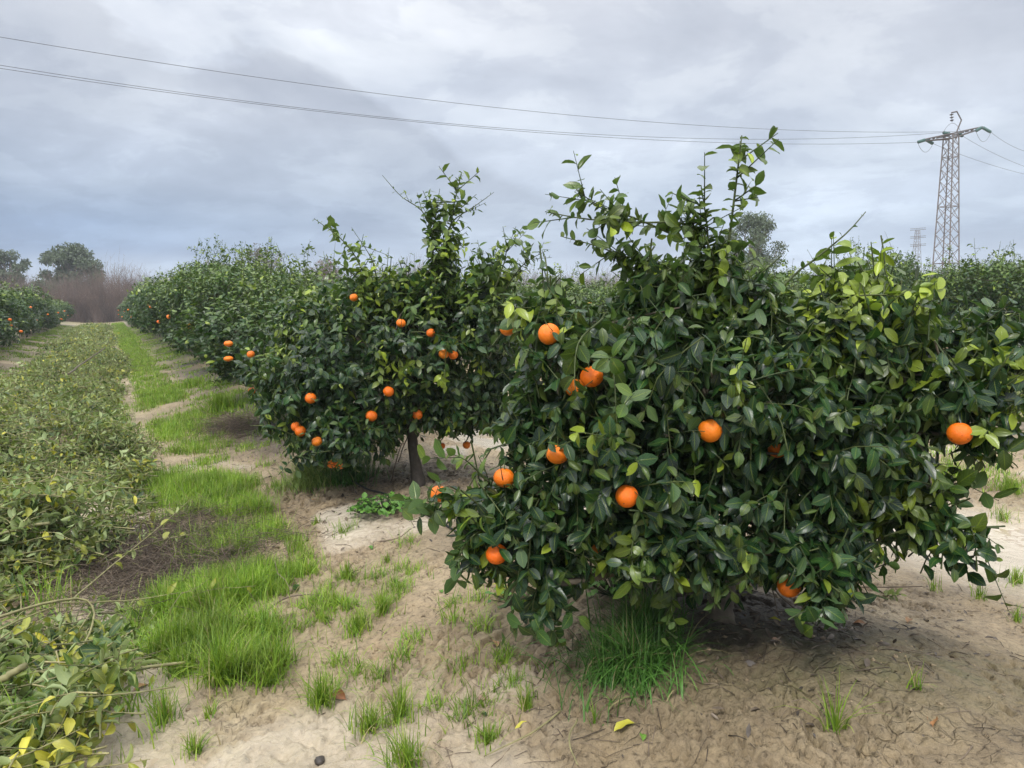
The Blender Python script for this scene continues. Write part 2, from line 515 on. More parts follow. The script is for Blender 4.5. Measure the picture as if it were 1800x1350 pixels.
l.new(orc, b.inputs['Base Color']); b.inputs['Roughness'].default_value = .38
vo = N(n, 'ShaderNodeTexVoronoi'); vo.inputs['Scale'].default_value = 420; l.new(tc_.outputs['Object'], vo.inputs['Vector'])
bp = N(n, 'ShaderNodeBump'); bp.inputs['Strength'].default_value = .7; bp.inputs['Distance'].default_value = .002
l.new(vo.outputs['Distance'], bp.inputs['Height']); l.new(bp.outputs[0], b.inputs['Normal'])
b.inputs['Subsurface Weight'].default_value = .03
b.inputs['Subsurface Radius'].default_value = (.01, .004, .001)

# wet sandy mud: tint attribute = (leaf litter, wetness, moss, soil darkening)
M_mud, n, l, b, o = new_mat('wet_mud')
at_ = N(n, 'ShaderNodeAttribute', attribute_name='tint')
s_ = N(n, 'ShaderNodeSeparateColor'); l.new(at_.outputs['Color'], s_.inputs[0])
lit, wet, moss = s_.outputs
tc_ = N(n, 'ShaderNodeTexCoord')
def gnoise(scale, detail=6, rough=.6, dist=0.0):
    q = N(n, 'ShaderNodeTexNoise'); q.inputs['Scale'].default_value = scale; q.inputs['Detail'].default_value = detail
    q.inputs['Roughness'].default_value = rough; q.inputs['Distortion'].default_value = dist
    l.new(tc_.outputs['Object'], q.inputs['Vector']); return q.outputs[0]
g1, g2, g3, g4 = gnoise(.9, 5), gnoise(6, 8, .65, .4), gnoise(38, 6, .7, .6), gnoise(130, 4, .7)
rA = ramp(n, [(.30, (.25, .19, .115)), (.5, (.355, .275, .175)), (.7, (.45, .36, .235))]); l.new(g1, rA.inputs[0])
rB = ramp(n, [(.30, (.62, .60, .58)), (.48, (1, 1, 1)), (.7, (1.12, 1.10, 1.06))]); l.new(g2, rB.inputs[0])
rC = ramp(n, [(.34, (.36, .33, .30)), (.45, (.93, .92, .90)), (.72, (1.24, 1.22, 1.18))]); l.new(g3, rC.inputs[0])
c = mixc(n, l, 1.0, rA.outputs[0], rB.outputs[0], 'MULTIPLY'); c = mixc(n, l, 1.0, c, rC.outputs[0], 'MULTIPLY')
lr = ramp(n, [(.25, (.055, .045, .036)), (.5, (.11, .09, .07)), (.62, (.17, .135, .10)), (.8, (.30, .24, .18))]); l.new(g3, lr.inputs[0])
lf = math_node(n, l, 'MULTIPLY_ADD', g2, .9, -.45)
lf = math_node(n, l, 'ADD', lit, lf)
lf = math_node(n, l, 'MULTIPLY', lf, lit, clamp=True)
lf = math_node(n, l, 'MULTIPLY', lf, 1.5, clamp=True)
c = mixc(n, l, lf, c, lr.outputs[0])
mf = math_node(n, l, 'MULTIPLY', moss, math_node(n, l, 'MULTIPLY_ADD', g2, 2.6, -.8), clamp=True)
c = mixc(n, l, mf, c, (.12, .145, .045))
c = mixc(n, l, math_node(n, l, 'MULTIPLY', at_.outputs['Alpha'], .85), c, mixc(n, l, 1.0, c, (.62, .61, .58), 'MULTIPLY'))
c = mixc(n, l, math_node(n, l, 'MULTIPLY', wet, .85), c, (.50, .44, .355))  # wet mud paled: the sky's sheen is painted into its colour
l.new(c, b.inputs['Base Color'])
wr = math_node(n, l, 'ADD', wet, math_node(n, l, 'MULTIPLY_ADD', g2, .8, -.4))
wrr = ramp(n, [(0, (.60, .60, .60)), (.4, (.40, .40, .40)), (.65, (.10, .10, .10))]); l.new(wr, wrr.inputs[0])
l.new(wrr.outputs[0], b.inputs['Roughness'])
b.inputs['Specular IOR Level'].default_value = .5
vc = N(n, 'ShaderNodeTexVoronoi'); vc.feature = 'DISTANCE_TO_EDGE'; vc.inputs['Scale'].default_value = 9
wv_ = N(n, 'ShaderNodeVectorMath', operation='MULTIPLY_ADD'); nq = N(n, 'ShaderNodeTexNoise'); nq.inputs['Scale'].default_value = 7; l.new(tc_.outputs['Object'], nq.inputs['Vector'])
l.new(nq.outputs['Color'], wv_.inputs[0]); wv_.inputs[1].default_value = (.16, .16, .16); l.new(tc_.outputs['Object'], wv_.inputs[2]); l.new(wv_.outputs[0], vc.inputs['Vector'])
crk = ramp(n, [(0, (0, 0, 0)), (.035, (1, 1, 1))]); l.new(vc.outputs['Distance'], crk.inputs[0])
ckf = math_node(n, l, 'MULTIPLY', math_node(n, l, 'MULTIPLY_ADD', gnoise(1.3, 3), 6.0, -3.0, clamp=True), math_node(n, l, 'SUBTRACT', 1.0, wet, clamp=True))
crk_h = math_node(n, l, 'MULTIPLY', math_node(n, l, 'SUBTRACT', crk.outputs[0], 1.0), ckf)
c = mixc(n, l, math_node(n, l, 'MULTIPLY', crk_h, -.22, clamp=True), c, (.10, .075, .05)); l.new(c, b.inputs['Base Color'])
hh = math_node(n, l, 'ADD', math_node(n, l, 'MULTIPLY_ADD', g2, .5, math_node(n, l, 'MULTIPLY', crk_h, .5)), math_node(n, l, 'ADD', math_node(n, l, 'MULTIPLY', g3, .8), math_node(n, l, 'MULTIPLY', g4, .35)))
bp = N(n, 'ShaderNodeBump'); bp.inputs['Distance'].default_value = .022
l.new(math_node(n, l, 'MULTIPLY_ADD', wet, -.72, .95, clamp=True), bp.inputs['Strength'])
l.new(hh, bp.inputs['Height']); l.new(bp.outputs[0], b.inputs['Normal'])

# muddy puddle water
M_water, n, l, b, o = new_mat('muddy_water')
b.inputs['Base Color'].default_value = (.36, .29, .205, 1); b.inputs['Roughness'].default_value = .04
b.inputs['Specular IOR Level'].default_value = .5
tc_ = N(n, 'ShaderNodeTexCoord'); q = N(n, 'ShaderNodeTexNoise'); q.inputs['Scale'].default_value = 9
l.new(tc_.outputs['Object'], q.inputs['Vector'])
bp = N(n, 'ShaderNodeBump'); bp.inputs['Distance'].default_value = .003; bp.inputs['Strength'].default_value = .3
l.new(q.outputs[0], bp.inputs['Height']); l.new(bp.outputs[0], b.inputs['Normal'])

# ------------------------------------------------------------------ ground sheet
def axis(lo, hi, step, far_lo, far_hi, g=1.09):
    a = list(np.arange(lo, hi, step))
    s = step; x = hi
    up = []
    while x < far_hi:
        up.append(x); s *= g; x += s
    up.append(far_hi)
    s = step*g; x = lo-s
    dn = []
    while x > far_lo:
        dn.append(x); s *= g; x -= s
    dn.append(far_lo)
    return np.array(dn[::-1]+a+up)

gx = axis(-2.0, 3.4, .0085, -1500, 1500, 1.03)
gy = axis(2.1, 5.2, .0085, -60, 2500, 1.018)
GX, GY = np.meshgrid(gx, gy, indexing='xy')
GZ = height(GX, GY)
ss, ww = sw(GX, GY)
dr = near_row(ww)
lit_m = np.exp(-(dr/.75)**2)*(.55+.9*(fbm(GX, GY, 1.1, 3)-.4))
tr1 = ground(1262, 1083); tr2 = ground(735, 852)
d1 = np.hypot(GX-tr1[0]-.15, (GY-tr1[1]-.05)*1.15)
lit_m = np.where(np.hypot(GX-tr1[0], GY-tr1[1]) < 1.7, np.exp(-(d1/.62)**2)*1.25, lit_m)
lit_m = lit_m+.6*np.exp(-((ww-1.45)/.55)**2)*sstep(6, 9, ss)*(.4+fbm(GX, GY+9, 1.4, 4))
far_g = sstep(30, 60, np.hypot(GX, GY))
wet_m = wetmask(GX, GY)*(1-far_g)
moss_m = np.clip(.75*np.exp(-((GX-1.35)/.75)**2-((GY-2.75)/.40)**2)+.3*sstep(.55, .7, fbm(GX+50, GY, .8, 3)), 0, 1)
moss_m = np.maximum(moss_m, .9*sstep(10, 30, np.hypot(GX, GY))*sstep(.35, .6, fbm(GX+5, GY, .7, 4)))
soil_dark = sstep(.35, .75, np.exp(-((GX-2.0)/1.5)**2-((GY-2.75)/.75)**2)*(.45+1.1*fbm(GX+2, GY+9, 2.2, 4)))+.5*sstep(.52, .68, fbm(GX+33, GY+2, .9, 4))  # darker soil: a noisy ellipse at front right plus scattered patches
gcol = np.stack([np.clip(lit_m, 0, 1), np.clip(wet_m, 0, 1), moss_m, np.clip(soil_dark, 0, 1)], -1)
ny, nx_ = GX.shape
idx = np.arange(ny*nx_).reshape(ny, nx_)
q = np.stack([idx[:-1, :-1], idx[:-1, 1:], idx[1:, 1:], idx[1:, :-1]], -1).reshape(-1, 4)
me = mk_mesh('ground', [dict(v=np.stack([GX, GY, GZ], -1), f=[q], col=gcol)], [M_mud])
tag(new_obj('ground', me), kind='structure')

# puddle sheets, lying just in the wheel ruts
def water_patch(s0, s1, w0, w1, z):
    c_ = [xy(s0, w0), xy(s1, w0), xy(s1, w1), xy(s0, w1)]
    v = np.array([[a, b_, z] for a, b_ in c_])
    return dict(v=v, f=[np.array([[0, 3, 2, 1]])])
me = mk_mesh('puddle_water', [water_patch(-4, 12, 4.0, 6.0, -.050), water_patch(1.0, 9, -1.9, .35, -.044)], [M_water], smooth=False)
tag(new_obj('puddle_water', me), kind='structure')

# ------------------------------------------------------------------ orange trees
def ico_mesh(name, r, mats, flat=1.0):
    import bmesh
    bm = bmesh.new()
    bmesh.ops.create_uvsphere(bm, u_segments=28, v_segments=18, radius=r)
    for v in bm.verts:
        z = v.co.z/r
        v.co.z *= flat
        v.co.z -= r*.07*math.exp(-((1-z)/.06))      # dimple at the stem end
        k = 1+.012*math.sin(5*math.atan2(v.co.y, v.co.x)+z*3)
        v.co.x *= k; v.co.y *= k
    # calyx: small five-lobed star button with a stub of stem
    ring = []
    c0 = bm.verts.new((0, 0, r*flat-r*.02))
    for i in range(10):
        a = i*math.pi/5; rr = r*(.19 if i % 2 == 0 else .10)
        ring.append(bm.verts.new((rr*math.cos(a), rr*math.sin(a), r*flat-r*.055)))
    for i in range(10):
        f = bm.faces.new((c0, ring[i], ring[(i+1) % 10])); f.material_index = 1
    st0 = [bm.verts.new((.0022*math.cos(i*math.pi/2), .0022*math.sin(i*math.pi/2), r*flat-r*.03)) for i in range(4)]
    st1 = [bm.verts.new((.0018*math.cos(i*math.pi/2)+.006, .0018*math.sin(i*math.pi/2), r*flat+.035)) for i in range(4)]
    for i in range(4):
        f = bm.faces.new((st0[i], st0[(i+1) % 4], st1[(i+1) % 4], st1[i])); f.material_index = 1
    for f in bm.faces: f.smooth = True
    m_ = bpy.data.meshes.new(name); bm.to_mesh(m_); bm.free()
    for q_ in mats: m_.materials.append(q_)
    return m_

ORANGE = ico_mesh('orange', .041, [M_orange, M_calyx], .96)

def blob_f(P, C, Rr):
    q_ = np.linalg.norm((P[:, None, :]-C[None])/Rr[None], axis=2)
    return q_.min(1), q_.argmin(1)

def crown_shoots(C, Rr, n, g, k=6, length=(.18, .42), deep=.72, inner=.25, droop=.10, zmin=None):
    area = (Rr[:, 0]*Rr[:, 1]+Rr[:, 0]*Rr[:, 2]+Rr[:, 1]*Rr[:, 2])
    pr = area/area.sum()
    S = np.zeros((0, 3)); O = np.zeros((0, 3)); Dp = np.zeros(0)
    while len(S) < n:
        m = n*2
        bi = g.choice(len(C), m, p=pr)
        d = unit(g.standard_normal((m, 3)))
        inn = g.random(m) < inner
        rad = np.where(inn, g.uniform(.35, .85, m), g.uniform(.80, .97, m))
        p = C[bi]+Rr[bi]*d*rad[:, None]
        f, _ = blob_f(p, C, Rr)
        ok = (f > deep) | inn
        if zmin is not None: ok &= p[:, 2] > zmin
        nrm = unit(d/Rr[bi])
        S = np.concatenate([S, p[ok]]); O = np.concatenate([O, nrm[ok]]); Dp = np.concatenate([Dp, f[ok]])
    S, O, Dp = S[:n], O[:n], Dp[:n]
    up = np.array([0, 0, 1.])
    rv = g.standard_normal((n, 3))*.45
    D0 = unit(O*.75+up*(.25+.45*np.maximum(O[:, 2:3], -.6))+rv)
    Ls = g.uniform(length[0], length[1], n)
    # start inside
    P = np.zeros((n, k, 3)); cur = S-D0*(Ls*.74)[:, None]; d = D0.copy()
    for i in range(k):
        P[:, i] = cur
        cur = cur+d*(Ls/(k-1))[:, None]
        d = unit(d+np.array([0, 0, -droop])+g.standard_normal((n, 3))*.10)
    return P, O, Dp, Ls

def shoot_leaves(P, O, per, g, L=(.06, .10), lod=1, young=None, tone=None, aspect=.53, start=.12,
                 hang=.25, rollmax=1.2, curlm=.5, holes=None, upw=.7, wave=.05, thin=0.0):
    """leaves set spirally along each shoot path"""
    n, k, _ = P.shape
    t = (start+(1-start)*(np.arange(per)[None, :]+g.random((n, per))*.7)/per).clip(0, .999)*(k-1)
    i0 = t.astype(int); fr = (t-i0)[..., None]
    rows = np.arange(n)[:, None]
    pos = P[rows, i0]*(1-fr)+P[rows, np.minimum(i0+1, k-1)]*fr
    tan = unit(P[rows, np.minimum(i0+1, k-1)]-P[rows, i0]+1e-6)
    az_ = (np.arange(per)[None, :]*2.399+g.random((n, 1))*6.28)+g.standard_normal((n, per))*.35
    ref = np.where(np.abs(tan[..., 2:3]) < .85, np.array([0, 0, 1.]), np.array([1., 0, 0]))
    A = unit(np.cross(tan, ref)); B = np.cross(tan, A)
    rad = A*np.cos(az_)[..., None]+B*np.sin(az_)[..., None]
    D = unit(tan*g.uniform(.25, .8, (n, per, 1))+rad+np.array([0, 0, -1.])*hang*g.uniform(.2, 1.6, (n, per, 1)))
    Nn = unit(np.array([0, 0, 1.])*upw+O[:, None, :]*.55+tan*.3+g.standard_normal((n, per, 3))*.42)
    pos, D, Nn = pos.reshape(-1, 3), D.reshape(-1, 3), Nn.reshape(-1, 3)
    m = len(pos)
    Ll = L[0]+(L[1]-L[0])*g.beta(2, 2.2, m); Ll = np.where(g.random(m) < .1, Ll*.65, Ll)
    tp = ((t/(k-1)) > .85).reshape(-1)
    Ll = np.where(tp, Ll*g.uniform(.5, .9, m), Ll)
    W_ = Ll*aspect*g.uniform(.82, 1.15, m)
    tn = np.repeat(g.random(n)*.5 if tone is None else tone, per)+g.random(m)**1.5*.55
    yg = (np.zeros(m) if young is None else np.repeat(young, per))
    yg = np.clip(yg*g.uniform(.5, 1.2, m)+np.where(tp, .12, 0)+(g.random(m) < .02)*.7, 0, 1)
    roll = np.clip(np.abs(g.standard_normal(m))*.45*rollmax, 0, 2.2)
    roll = np.where(g.random(m) < .12*rollmax, roll+g.uniform(.5, 1.3, m), roll)
    curl = g.normal(curlm, .45, m)
    if thin:
        tf = (t/(k-1)).reshape(-1); Ll = Ll*(1.12-.55*tf)*g.uniform(.75, 1.15, m); W_ = Ll*aspect*g.uniform(.8, 1.15, m)
    keep = g.random(m) > thin
    if holes is not None and len(holes):
        for hp, hr in holes:
            mid = pos+D*Ll[:, None]*.5
            keep &= (np.linalg.norm(mid-hp, axis=1) > hr)
    return leaves(pos[keep], D[keep], Nn[keep], Ll[keep], W_[keep], curl[keep], roll[keep], np.clip(tn, 0, 1)[keep], yg[keep], lod, wave)

def curve_path(a, b_, k=8, bow=.12, g=rng, z=0):
    a = np.asarray(a, float); b_ = np.asarray(b_, float)
    t = np.linspace(0, 1, k)[:, None]
    d = np.linalg.norm(b_-a)
    off = g.standard_normal(3)*bow*d+np.array([0, 0, z*d])
    return a*(1-t)+b_*t+np.sin(t*math.pi)*off+np.sin(t*math.pi*2+1)*g.standard_normal(3)*bow*.25*d*t*(1-t)*4

def resample(pts, k):
    pts = np.asarray(pts, float)
    # smooth Catmull-Rom then resample
    n = len(pts); ext = np.concatenate([[2*pts[0]-pts[1]], pts, [2*pts[-1]-pts[-2]]])
    out = []
    for u in np.linspace(0, n-1-1e-6, k):
        i = int(u); f = u-i
        p0, p1, p2, p3 = ext[i:i+4]
        out.append(.5*((2*p1)+(-p0+p2)*f+(2*p0-5*p1+4*p2-p3)*f*f+(-p0+3*p1-3*p2+p3)*f**3))
    return np.array(out)

def trunk_parts(base, fork, C, Rr, g, r0=.055, nlimb=7, nsec=60, starts=None):
    """flared trunk and limbs -> (trunk part list, secondary branch part list)"""
    parts = []
    k = 14
    p = curve_path(base-np.array([0, 0, .06]), fork, k, .025, g)
    t = np.linspace(0, 1, k)
    tt_ = tubes(p[None], (r0*(.80+.75*np.exp(-t*5)))[None], 20, tone=g.random(1))
    vv = tt_['v'].reshape(k, 20, 3); an = np.arange(20)*2*math.pi/20; ph_ = g.random()*6
    lobes = 1+(.16*np.exp(-t*4)[:, None])*np.sin(an*4+ph_)[None]+.05*np.sin(an*3+t[:, None]*5+ph_)+.03*g.standard_normal((k, 20))
    vv = p[:, None, :]+(vv-p[:, None, :])*lobes[..., None]; tt_['v'] = vv.reshape(-1, 3)
    parts.append(tt_)
    limbs = []
    order = g.permutation(len(C))[:nlimb]
    for i in order:
        e = C[i]+unit(g.standard_normal(3))*Rr[i]*.35
        lp = curve_path(fork-np.array([0, 0, g.random()*.05]), e, 9, .045, g, .0)
        rr = np.linspace(r0*.55, r0*.16, 9)
        parts.append(tubes(lp[None], rr[None], 7, tone=g.random(1))); limbs.append(lp)
    LP = np.concatenate(limbs)
    sec = []
    if starts is not None and nsec:
        sel = g.permutation(len(starts))[:nsec]
        for i in sel:
            e = starts[i]
            dd = np.linalg.norm(LP-e, axis=1)
            j = int(np.argmin(dd+.15*g.random(len(dd))))
            if dd[j] < .55: sec.append(curve_path(LP[j], e, 6, .05, g))
    sp_ = []
    if sec:
        sec = np.array(sec)
        sp_.append(tubes(sec, np.tile(np.linspace(.009, .0035, 6), (len(sec), 1)), 5, tone=g.random(len(sec))))
    return parts, sp_

def sprout(path, r0, per, g, L, lod=2, young=.3, roll=1.6, side=0, aspect=.58):
    if lod == 2 and L[1] > .06: L = (L[0]*1.0, L[1]*1.15); per = int(per*1.95); side = int(side*1.6)
    """a long upright shoot with its leaves and short side shoots"""
    k = 12
    P = resample(path, k)[None]
    parts = [dict(tubes(P, np.linspace(r0, r0*.28, k)[None], 6, tone=[.5]), m=1)]
    O = unit(P[:, -1]-P[:, 0])
    parts.append(shoot_leaves(P, O, per, g, L, lod, young=np.array([young]), hang=.2, rollmax=roll, aspect=aspect, upw=.3, thin=.22))
    if side:
        T = P[0]
        ps = []
        for i in range(side):
            j = int(g.integers(1, k-2)); d = unit(unit(T[j+1]-T[j])*.6+g.standard_normal(3)*.7+np.array([0, 0, .15]))
            ln = g.uniform(.07, .24)
            ps.append(np.array([T[j]+d*ln*q_ for q_ in np.linspace(0, 1, 5)]))
        ps = np.array(ps)
        parts.append(dict(tubes(ps, np.tile(np.linspace(r0*.4, r0*.2, 5), (side, 1)), 4), m=1))
        parts.append(shoot_leaves(ps, unit(ps[:, -1]-ps[:, 0]), 5, g, L, lod, young=np.full(side, young), hang=.1, rollmax=roll, aspect=aspect, upw=.5))
    return parts

def add_orange(parent, p, origin, r=.041, rot=None):
    o_ = new_obj('orange', ORANGE, parent, Vector(p-origin))
    s_0 = r/.041
    o_.scale = (s_0*random.uniform(.94, 1.05), s_0*random.uniform(.94, 1.05), s_0*random.uniform(.90, 1.04))
    o_.rotation_euler = rot or (random.uniform(-.35, .35), random.uniform(-.35, .35), random.uniform(0, 6.28))
    return o_

def pix_blobs(lst):
    """(px, py, depth, rx px, ry px, rdepth m) -> centres and radii in metres"""
    C, Rr = [], []
    for px, py, d, rx, ry, rd in lst:
        C.append(at(px, py, d)); Rr.append((rx/FPX*d, rd, ry/FPX*d))
    return np.array(C), np.array(Rr)

def surf_hit(px, py, C, Rr, pad=1.0, dmin=1.5, dmax=9):
    ds = np.linspace(dmin, dmax, 900)
    p = CAMP+ray(px, py)*ds[:, None]
    f, _ = blob_f(p, C, Rr)
    i = np.argmax(f < pad)
    if not (f < pad).any(): i = int(np.argmin(f))
    return p[i]

def hero_tree(name, label, base_px, fork_px, depth_fork, blobs, oranges, sprouts, cfg, seed):
    g = np.random.default_rng(seed)
    base = ground(*base_px)
    C, Rr = pix_blobs(blobs)
    fork = at(*fork_px, depth_fork)
    P, O, Dp, Ls = crown_shoots(C, Rr, cfg['shoots'], g, length=cfg['len'], inner=cfg.get('inner', .25), zmin=cfg.get('zmin'))
    low = P[:, :, 2].min(1)
    ddx = np.abs(P[:, -1, 0]-base[0]-cfg.get('clx', 0))
    kp = ~((low < cfg['clz']) & (ddx < cfg['clw']) & (P[:, -1, 1] < base[1]+.3))
    P, O, Dp, Ls = P[kp], O[kp], Dp[kp], Ls[kp]
    root = new_obj(name, None, None, Vector(base)); root.empty_display_size = .3
    tag(root, label, 'tree', 'orange trees in the near row')
    ors, holes = [], []
    for q_ in oranges:
        px, py, r = q_[:3]; dp = q_[3] if len(q_) > 3 else 0
        p = surf_hit(px, py, C, Rr, .97)
        d = unit(p-CAMP)
        p = p+d*(.01+dp)
        ors.append((p, r))
        holes.append((p, .05)); off = unit(g.standard_normal(3)+np.array([0, 0, -.6]))*.028; holes.append((p-d*.06+off, .044)); holes.append((p-d*.11+off, .038)); holes.append((p-d*.16+off, .030))
    zt = P[:, -1, 2]
    hi = sstep(cfg['ylo'], cfg['yhi'], zt)*(Dp > .75)
    young = np.clip(hi*g.uniform(-.3, 1.1, len(P)), 0, 1)+(g.random(len(P)) < .03)*.5  # yellower upper shoots: new growth, with lit leaves painted in too
    for bp_, br, bv in cfg.get('yellow', []):
        q_ = at(*bp_)
        young = np.where(np.linalg.norm(P[:, -1]-q_, axis=1) < br, np.maximum(young, g.uniform(.3, bv, len(P))), young)
    tone = np.clip(-.18+.5*hi+.6*g.random(len(P))**2, 0, 1)  # tone raised on upper outer shoots to paint in lit leaves
    mid = P[:, 3]
    outer = Dp > .72
    fol = []
    for sel, lod, nl in ((outer, cfg['lod'], cfg['per']), (~outer, 1, max(5, cfg['per']-3))):
        fol.append(dict(shoot_leaves(P[sel], O[sel], nl, g, cfg['L'], lod, young=young[sel], tone=tone[sel],
                                     hang=cfg.get('hang', .35), rollmax=cfg.get('roll', 1.0), holes=holes), m=0))
    fol.append(dict(tubes(P, np.tile(np.linspace(.0034, .0014, P.shape[1]), (len(P), 1)), 4, cap=False, tone=g.random(len(P))), m=1))
    new_obj('crown', mk_mesh('crown', fol, [M_leaf, M_twig], origin=base), root)
    tp, sp_ = trunk_parts(base, fork, C, Rr, g, cfg['r0'], starts=P[:, 0], nsec=160)
    new_obj('trunk', mk_mesh('trunk', tp+sp_, [cfg.get('bark', M_bark)], origin=base), root)
    for path, r0, per, L, yg, roll, side in sprouts:
        pts = [at(*q_) for q_ in path]
        new_obj('shoot', mk_mesh('shoot', sprout(pts, r0, per, g, L, cfg['lod'], yg, roll, side), [M_leaf, M_twig], origin=base), root)
    for p, r in ors:
        add_orange(root, p, base, r)
    return root

T1_BLOBS = [
    (1300, 760, 3.55, 330, 250, .75), (1000, 640, 3.05, 95, 120, .35), (1090, 790, 2.95, 170, 170, .42),
    (1130, 620, 3.05, 170, 90, .45), (900, 880, 2.95, 120, 55, .30), (880, 930, 2.90, 80, 70, .22),
    (960, 960, 2.85, 75, 110, .22), (975, 1050, 2.78, 40, 70, .13), (1240, 900, 2.95, 220, 120, .40), (1120, 950, 2.85, 70, 70, .2),
    (1400, 930, 3.05, 130, 100, .42), (1230, 985, 3.25, 150, 50, .3), (1440, 1010, 2.65, 35, 45, .10), (1600, 640, 3.25, 160, 130, .5),
    (1490, 560, 3.05, 125, 75, .40), (1540, 510, 3.0, 70, 50, .25), (1520, 800, 3.05, 100, 80, .35), (1690, 680, 2.85, 80, 55, .25),
    (1730, 750, 2.75, 45, 40, .14), (1745, 592, 3.0, 75, 42, .25), (1570, 890, 2.95, 80, 45, .22), (1660, 925, 2.85, 60, 38, .16),
    (1380, 600, 3.2, 140, 70, .45), (1250, 560, 3.2, 80, 60, .3), (930, 740, 3.1, 60, 80, .25), (960, 540, 3.1, 70, 45, .25),
    (1262, 475, 3.1, 42, 60, .16), (1150, 500, 3.05, 75, 38, .18), (1320, 520, 3.15, 50, 45, .2), (1300, 700, 2.95, 180, 130, .35), (1460, 770, 2.9, 150, 140, .35)]
T1_ORANGES = [(965, 587, .042, .02), (1040, 662, .044, .03), (1012, 682, .040, .11), (1248, 757, .042, .02), (1687, 762, .043, -.09), (1387, 1030, .042, -.02),
              (886, 840, .040, .02), (980, 798, .040, .08), (1102, 872, .040, .06), (873, 974, .041, .03), (1043, 958, .038, .09),
              (893, 577, .034, .16), (772, 868, .034, .12), (1366, 790, .034, .17)]
T1_SPROUTS = [
    ([(1278, 640, 3.1), (1268, 540, 3.08), (1282, 420, 3.05), (1296, 305, 3.03), (1304, 238, 3.02)], .0085, 30, (.05, .09), .28, 1.8, 9),
    ([(1262, 600, 3.12), (1248, 500, 3.08), (1243, 400, 3.05), (1232, 325, 3.03)], .0075, 26, (.06, .095), .30, 1.9, 9),
    ([(1245, 450, 3.1), (1210, 396, 3.05), (1120, 391, 3.0), (1030, 385, 2.97), (958, 372, 2.95)], .0065, 24, (.055, .085), .18, 1.3, 9),
    ([(1215, 560, 3.1), (1140, 480, 3.05), (1070, 440, 3.0), (985, 415, 2.96)], .006, 17, (.055, .085), .15, 1.2, 6),
    ([(1200, 420, 3.08), (1120, 385, 3.02), (1050, 360, 3.0), (1005, 326, 2.98)], .005, 17, (.05, .075), .2, 1.3, 5),
    ([(1250, 480, 3.1), (1180, 470, 3.05), (1110, 450, 3.0), (1075, 470, 3.0)], .005, 14, (.055, .085), .15, 1.2, 5),
    ([(1290, 640, 3.1), (1375, 505, 3.05), (1440, 450, 3.02), (1490, 408, 3.0), (1522, 372, 2.98)], .0065, 7, (.035, .055), .15, 2.2, 0),
    ([(1270, 600, 3.0), (1215, 520, 2.98), (1160, 490, 2.95)], .005, 12, (.055, .085), .15, 1.2, 4),
    ([(1545, 560, 3.0), (1537, 480, 2.98), (1531, 425, 2.96)], .006, 9, (.05, .085), .65, 1.0, 1),
    ([(1500, 560, 3.0), (1470, 500, 2.98), (1440, 470, 2.96)], .006, 12, (.06, .10), .5, .9, 4),
    ([(1560, 580, 3.0), (1580, 520, 2.98), (1585, 512, 2.96)], .006, 8, (.06, .09), .45, .9, 1),
    ([(1700, 590, 2.9), (1760, 545, 2.85), (1792, 515, 2.8)], .005, 6, (.07, .10), .05, .6, 1),
    ([(1560, 880, 3.0), (1640, 905, 2.9), (1715, 950, 2.8), (1752, 985, 2.75)], .0065, 20, (.06, .09), .2, .5, 6),
    ([(1640, 870, 2.9), (1680, 850, 2.85), (1715, 845, 2.8)], .005, 10, (.06, .09), .15, .5, 2),
    ([(1640, 700, 2.9), (1720, 665, 2.82), (1780, 655, 2.78)], .005, 11, (.06, .10), .6, .6, 3),
    ([(1655, 760, 2.8), (1720, 770, 2.75), (1770, 785, 2.7)], .005, 11, (.06, .09), .1, .5, 3),
    ([(1110, 560, 2.9), (1080, 620, 2.72), (1082, 700, 2.64), (1085, 760, 2.62)], .005, 12, (.07, .10), .12, .8, 2),
    ([(1060, 560, 2.85), (1018, 600, 2.7), (1010, 660, 2.62), (1014, 700, 2.6)], .004, 8, (.07, .10), .12, .8, 1),
    ([(1120, 930, 2.75), (1110, 970, 2.65), (1118, 1030, 2.62)], .004, 9, (.06, .09), .30, .3, 1),
    ([(1190, 990, 2.9), (1180, 1060, 2.8), (1190, 1110, 2.78)], .004, 9, (.06, .09), .25, .4, 1),
    ([(960, 1040, 2.8), (965, 1090, 2.74), (990, 1140, 2.72)], .004, 12, (.06, .09), .05, .4, 2),
    ([(820, 900, 2.9), (775, 885, 2.85), (748, 880, 2.83)], .004, 10, (.06, .09), .1, .6, 3),
    ([(850, 930, 2.85), (815, 960, 2.8), (800, 1000, 2.78)], .004, 10, (.06, .09), .05, .5, 2),
    ([(860, 850, 2.9), (820, 810, 2.85), (785, 795, 2.83)], .004, 8, (.06, .09), .30, .5, 1),
    ([(1440, 1000, 2.65), (1450, 1040, 2.62), (1458, 1075, 2.6)], .003, 9, (.06, .09), .0, .3, 1),
]
tree1 = hero_tree('orange_tree', 'nearest and largest orange tree, filling the right of the picture, with tall leafy shoots',
    (1262, 1083), (1275, 985), 3.45, T1_BLOBS, T1_ORANGES, T1_SPROUTS,
    dict(shoots=2350, len=(.15, .38), per=11, L=(.053, .095), lod=2, hang=.85, ylo=1.55, yhi=2.0, r0=.060, roll=1.15, zmin=.5, clz=.57, clw=.13, clx=0.0,
         yellow=[((1500, 530, 2.9), .22, 1.0), ((1560, 560, 2.9), .18, .8), ((1720, 650, 2.75), .12, .9), ((1600, 830, 2.8), .12, .5),
                 ((1440, 640, 2.85), .10, .5), ((900, 510, 2.95), .12, .7), ((1560, 900, 2.8), .12, .45)]), 101)

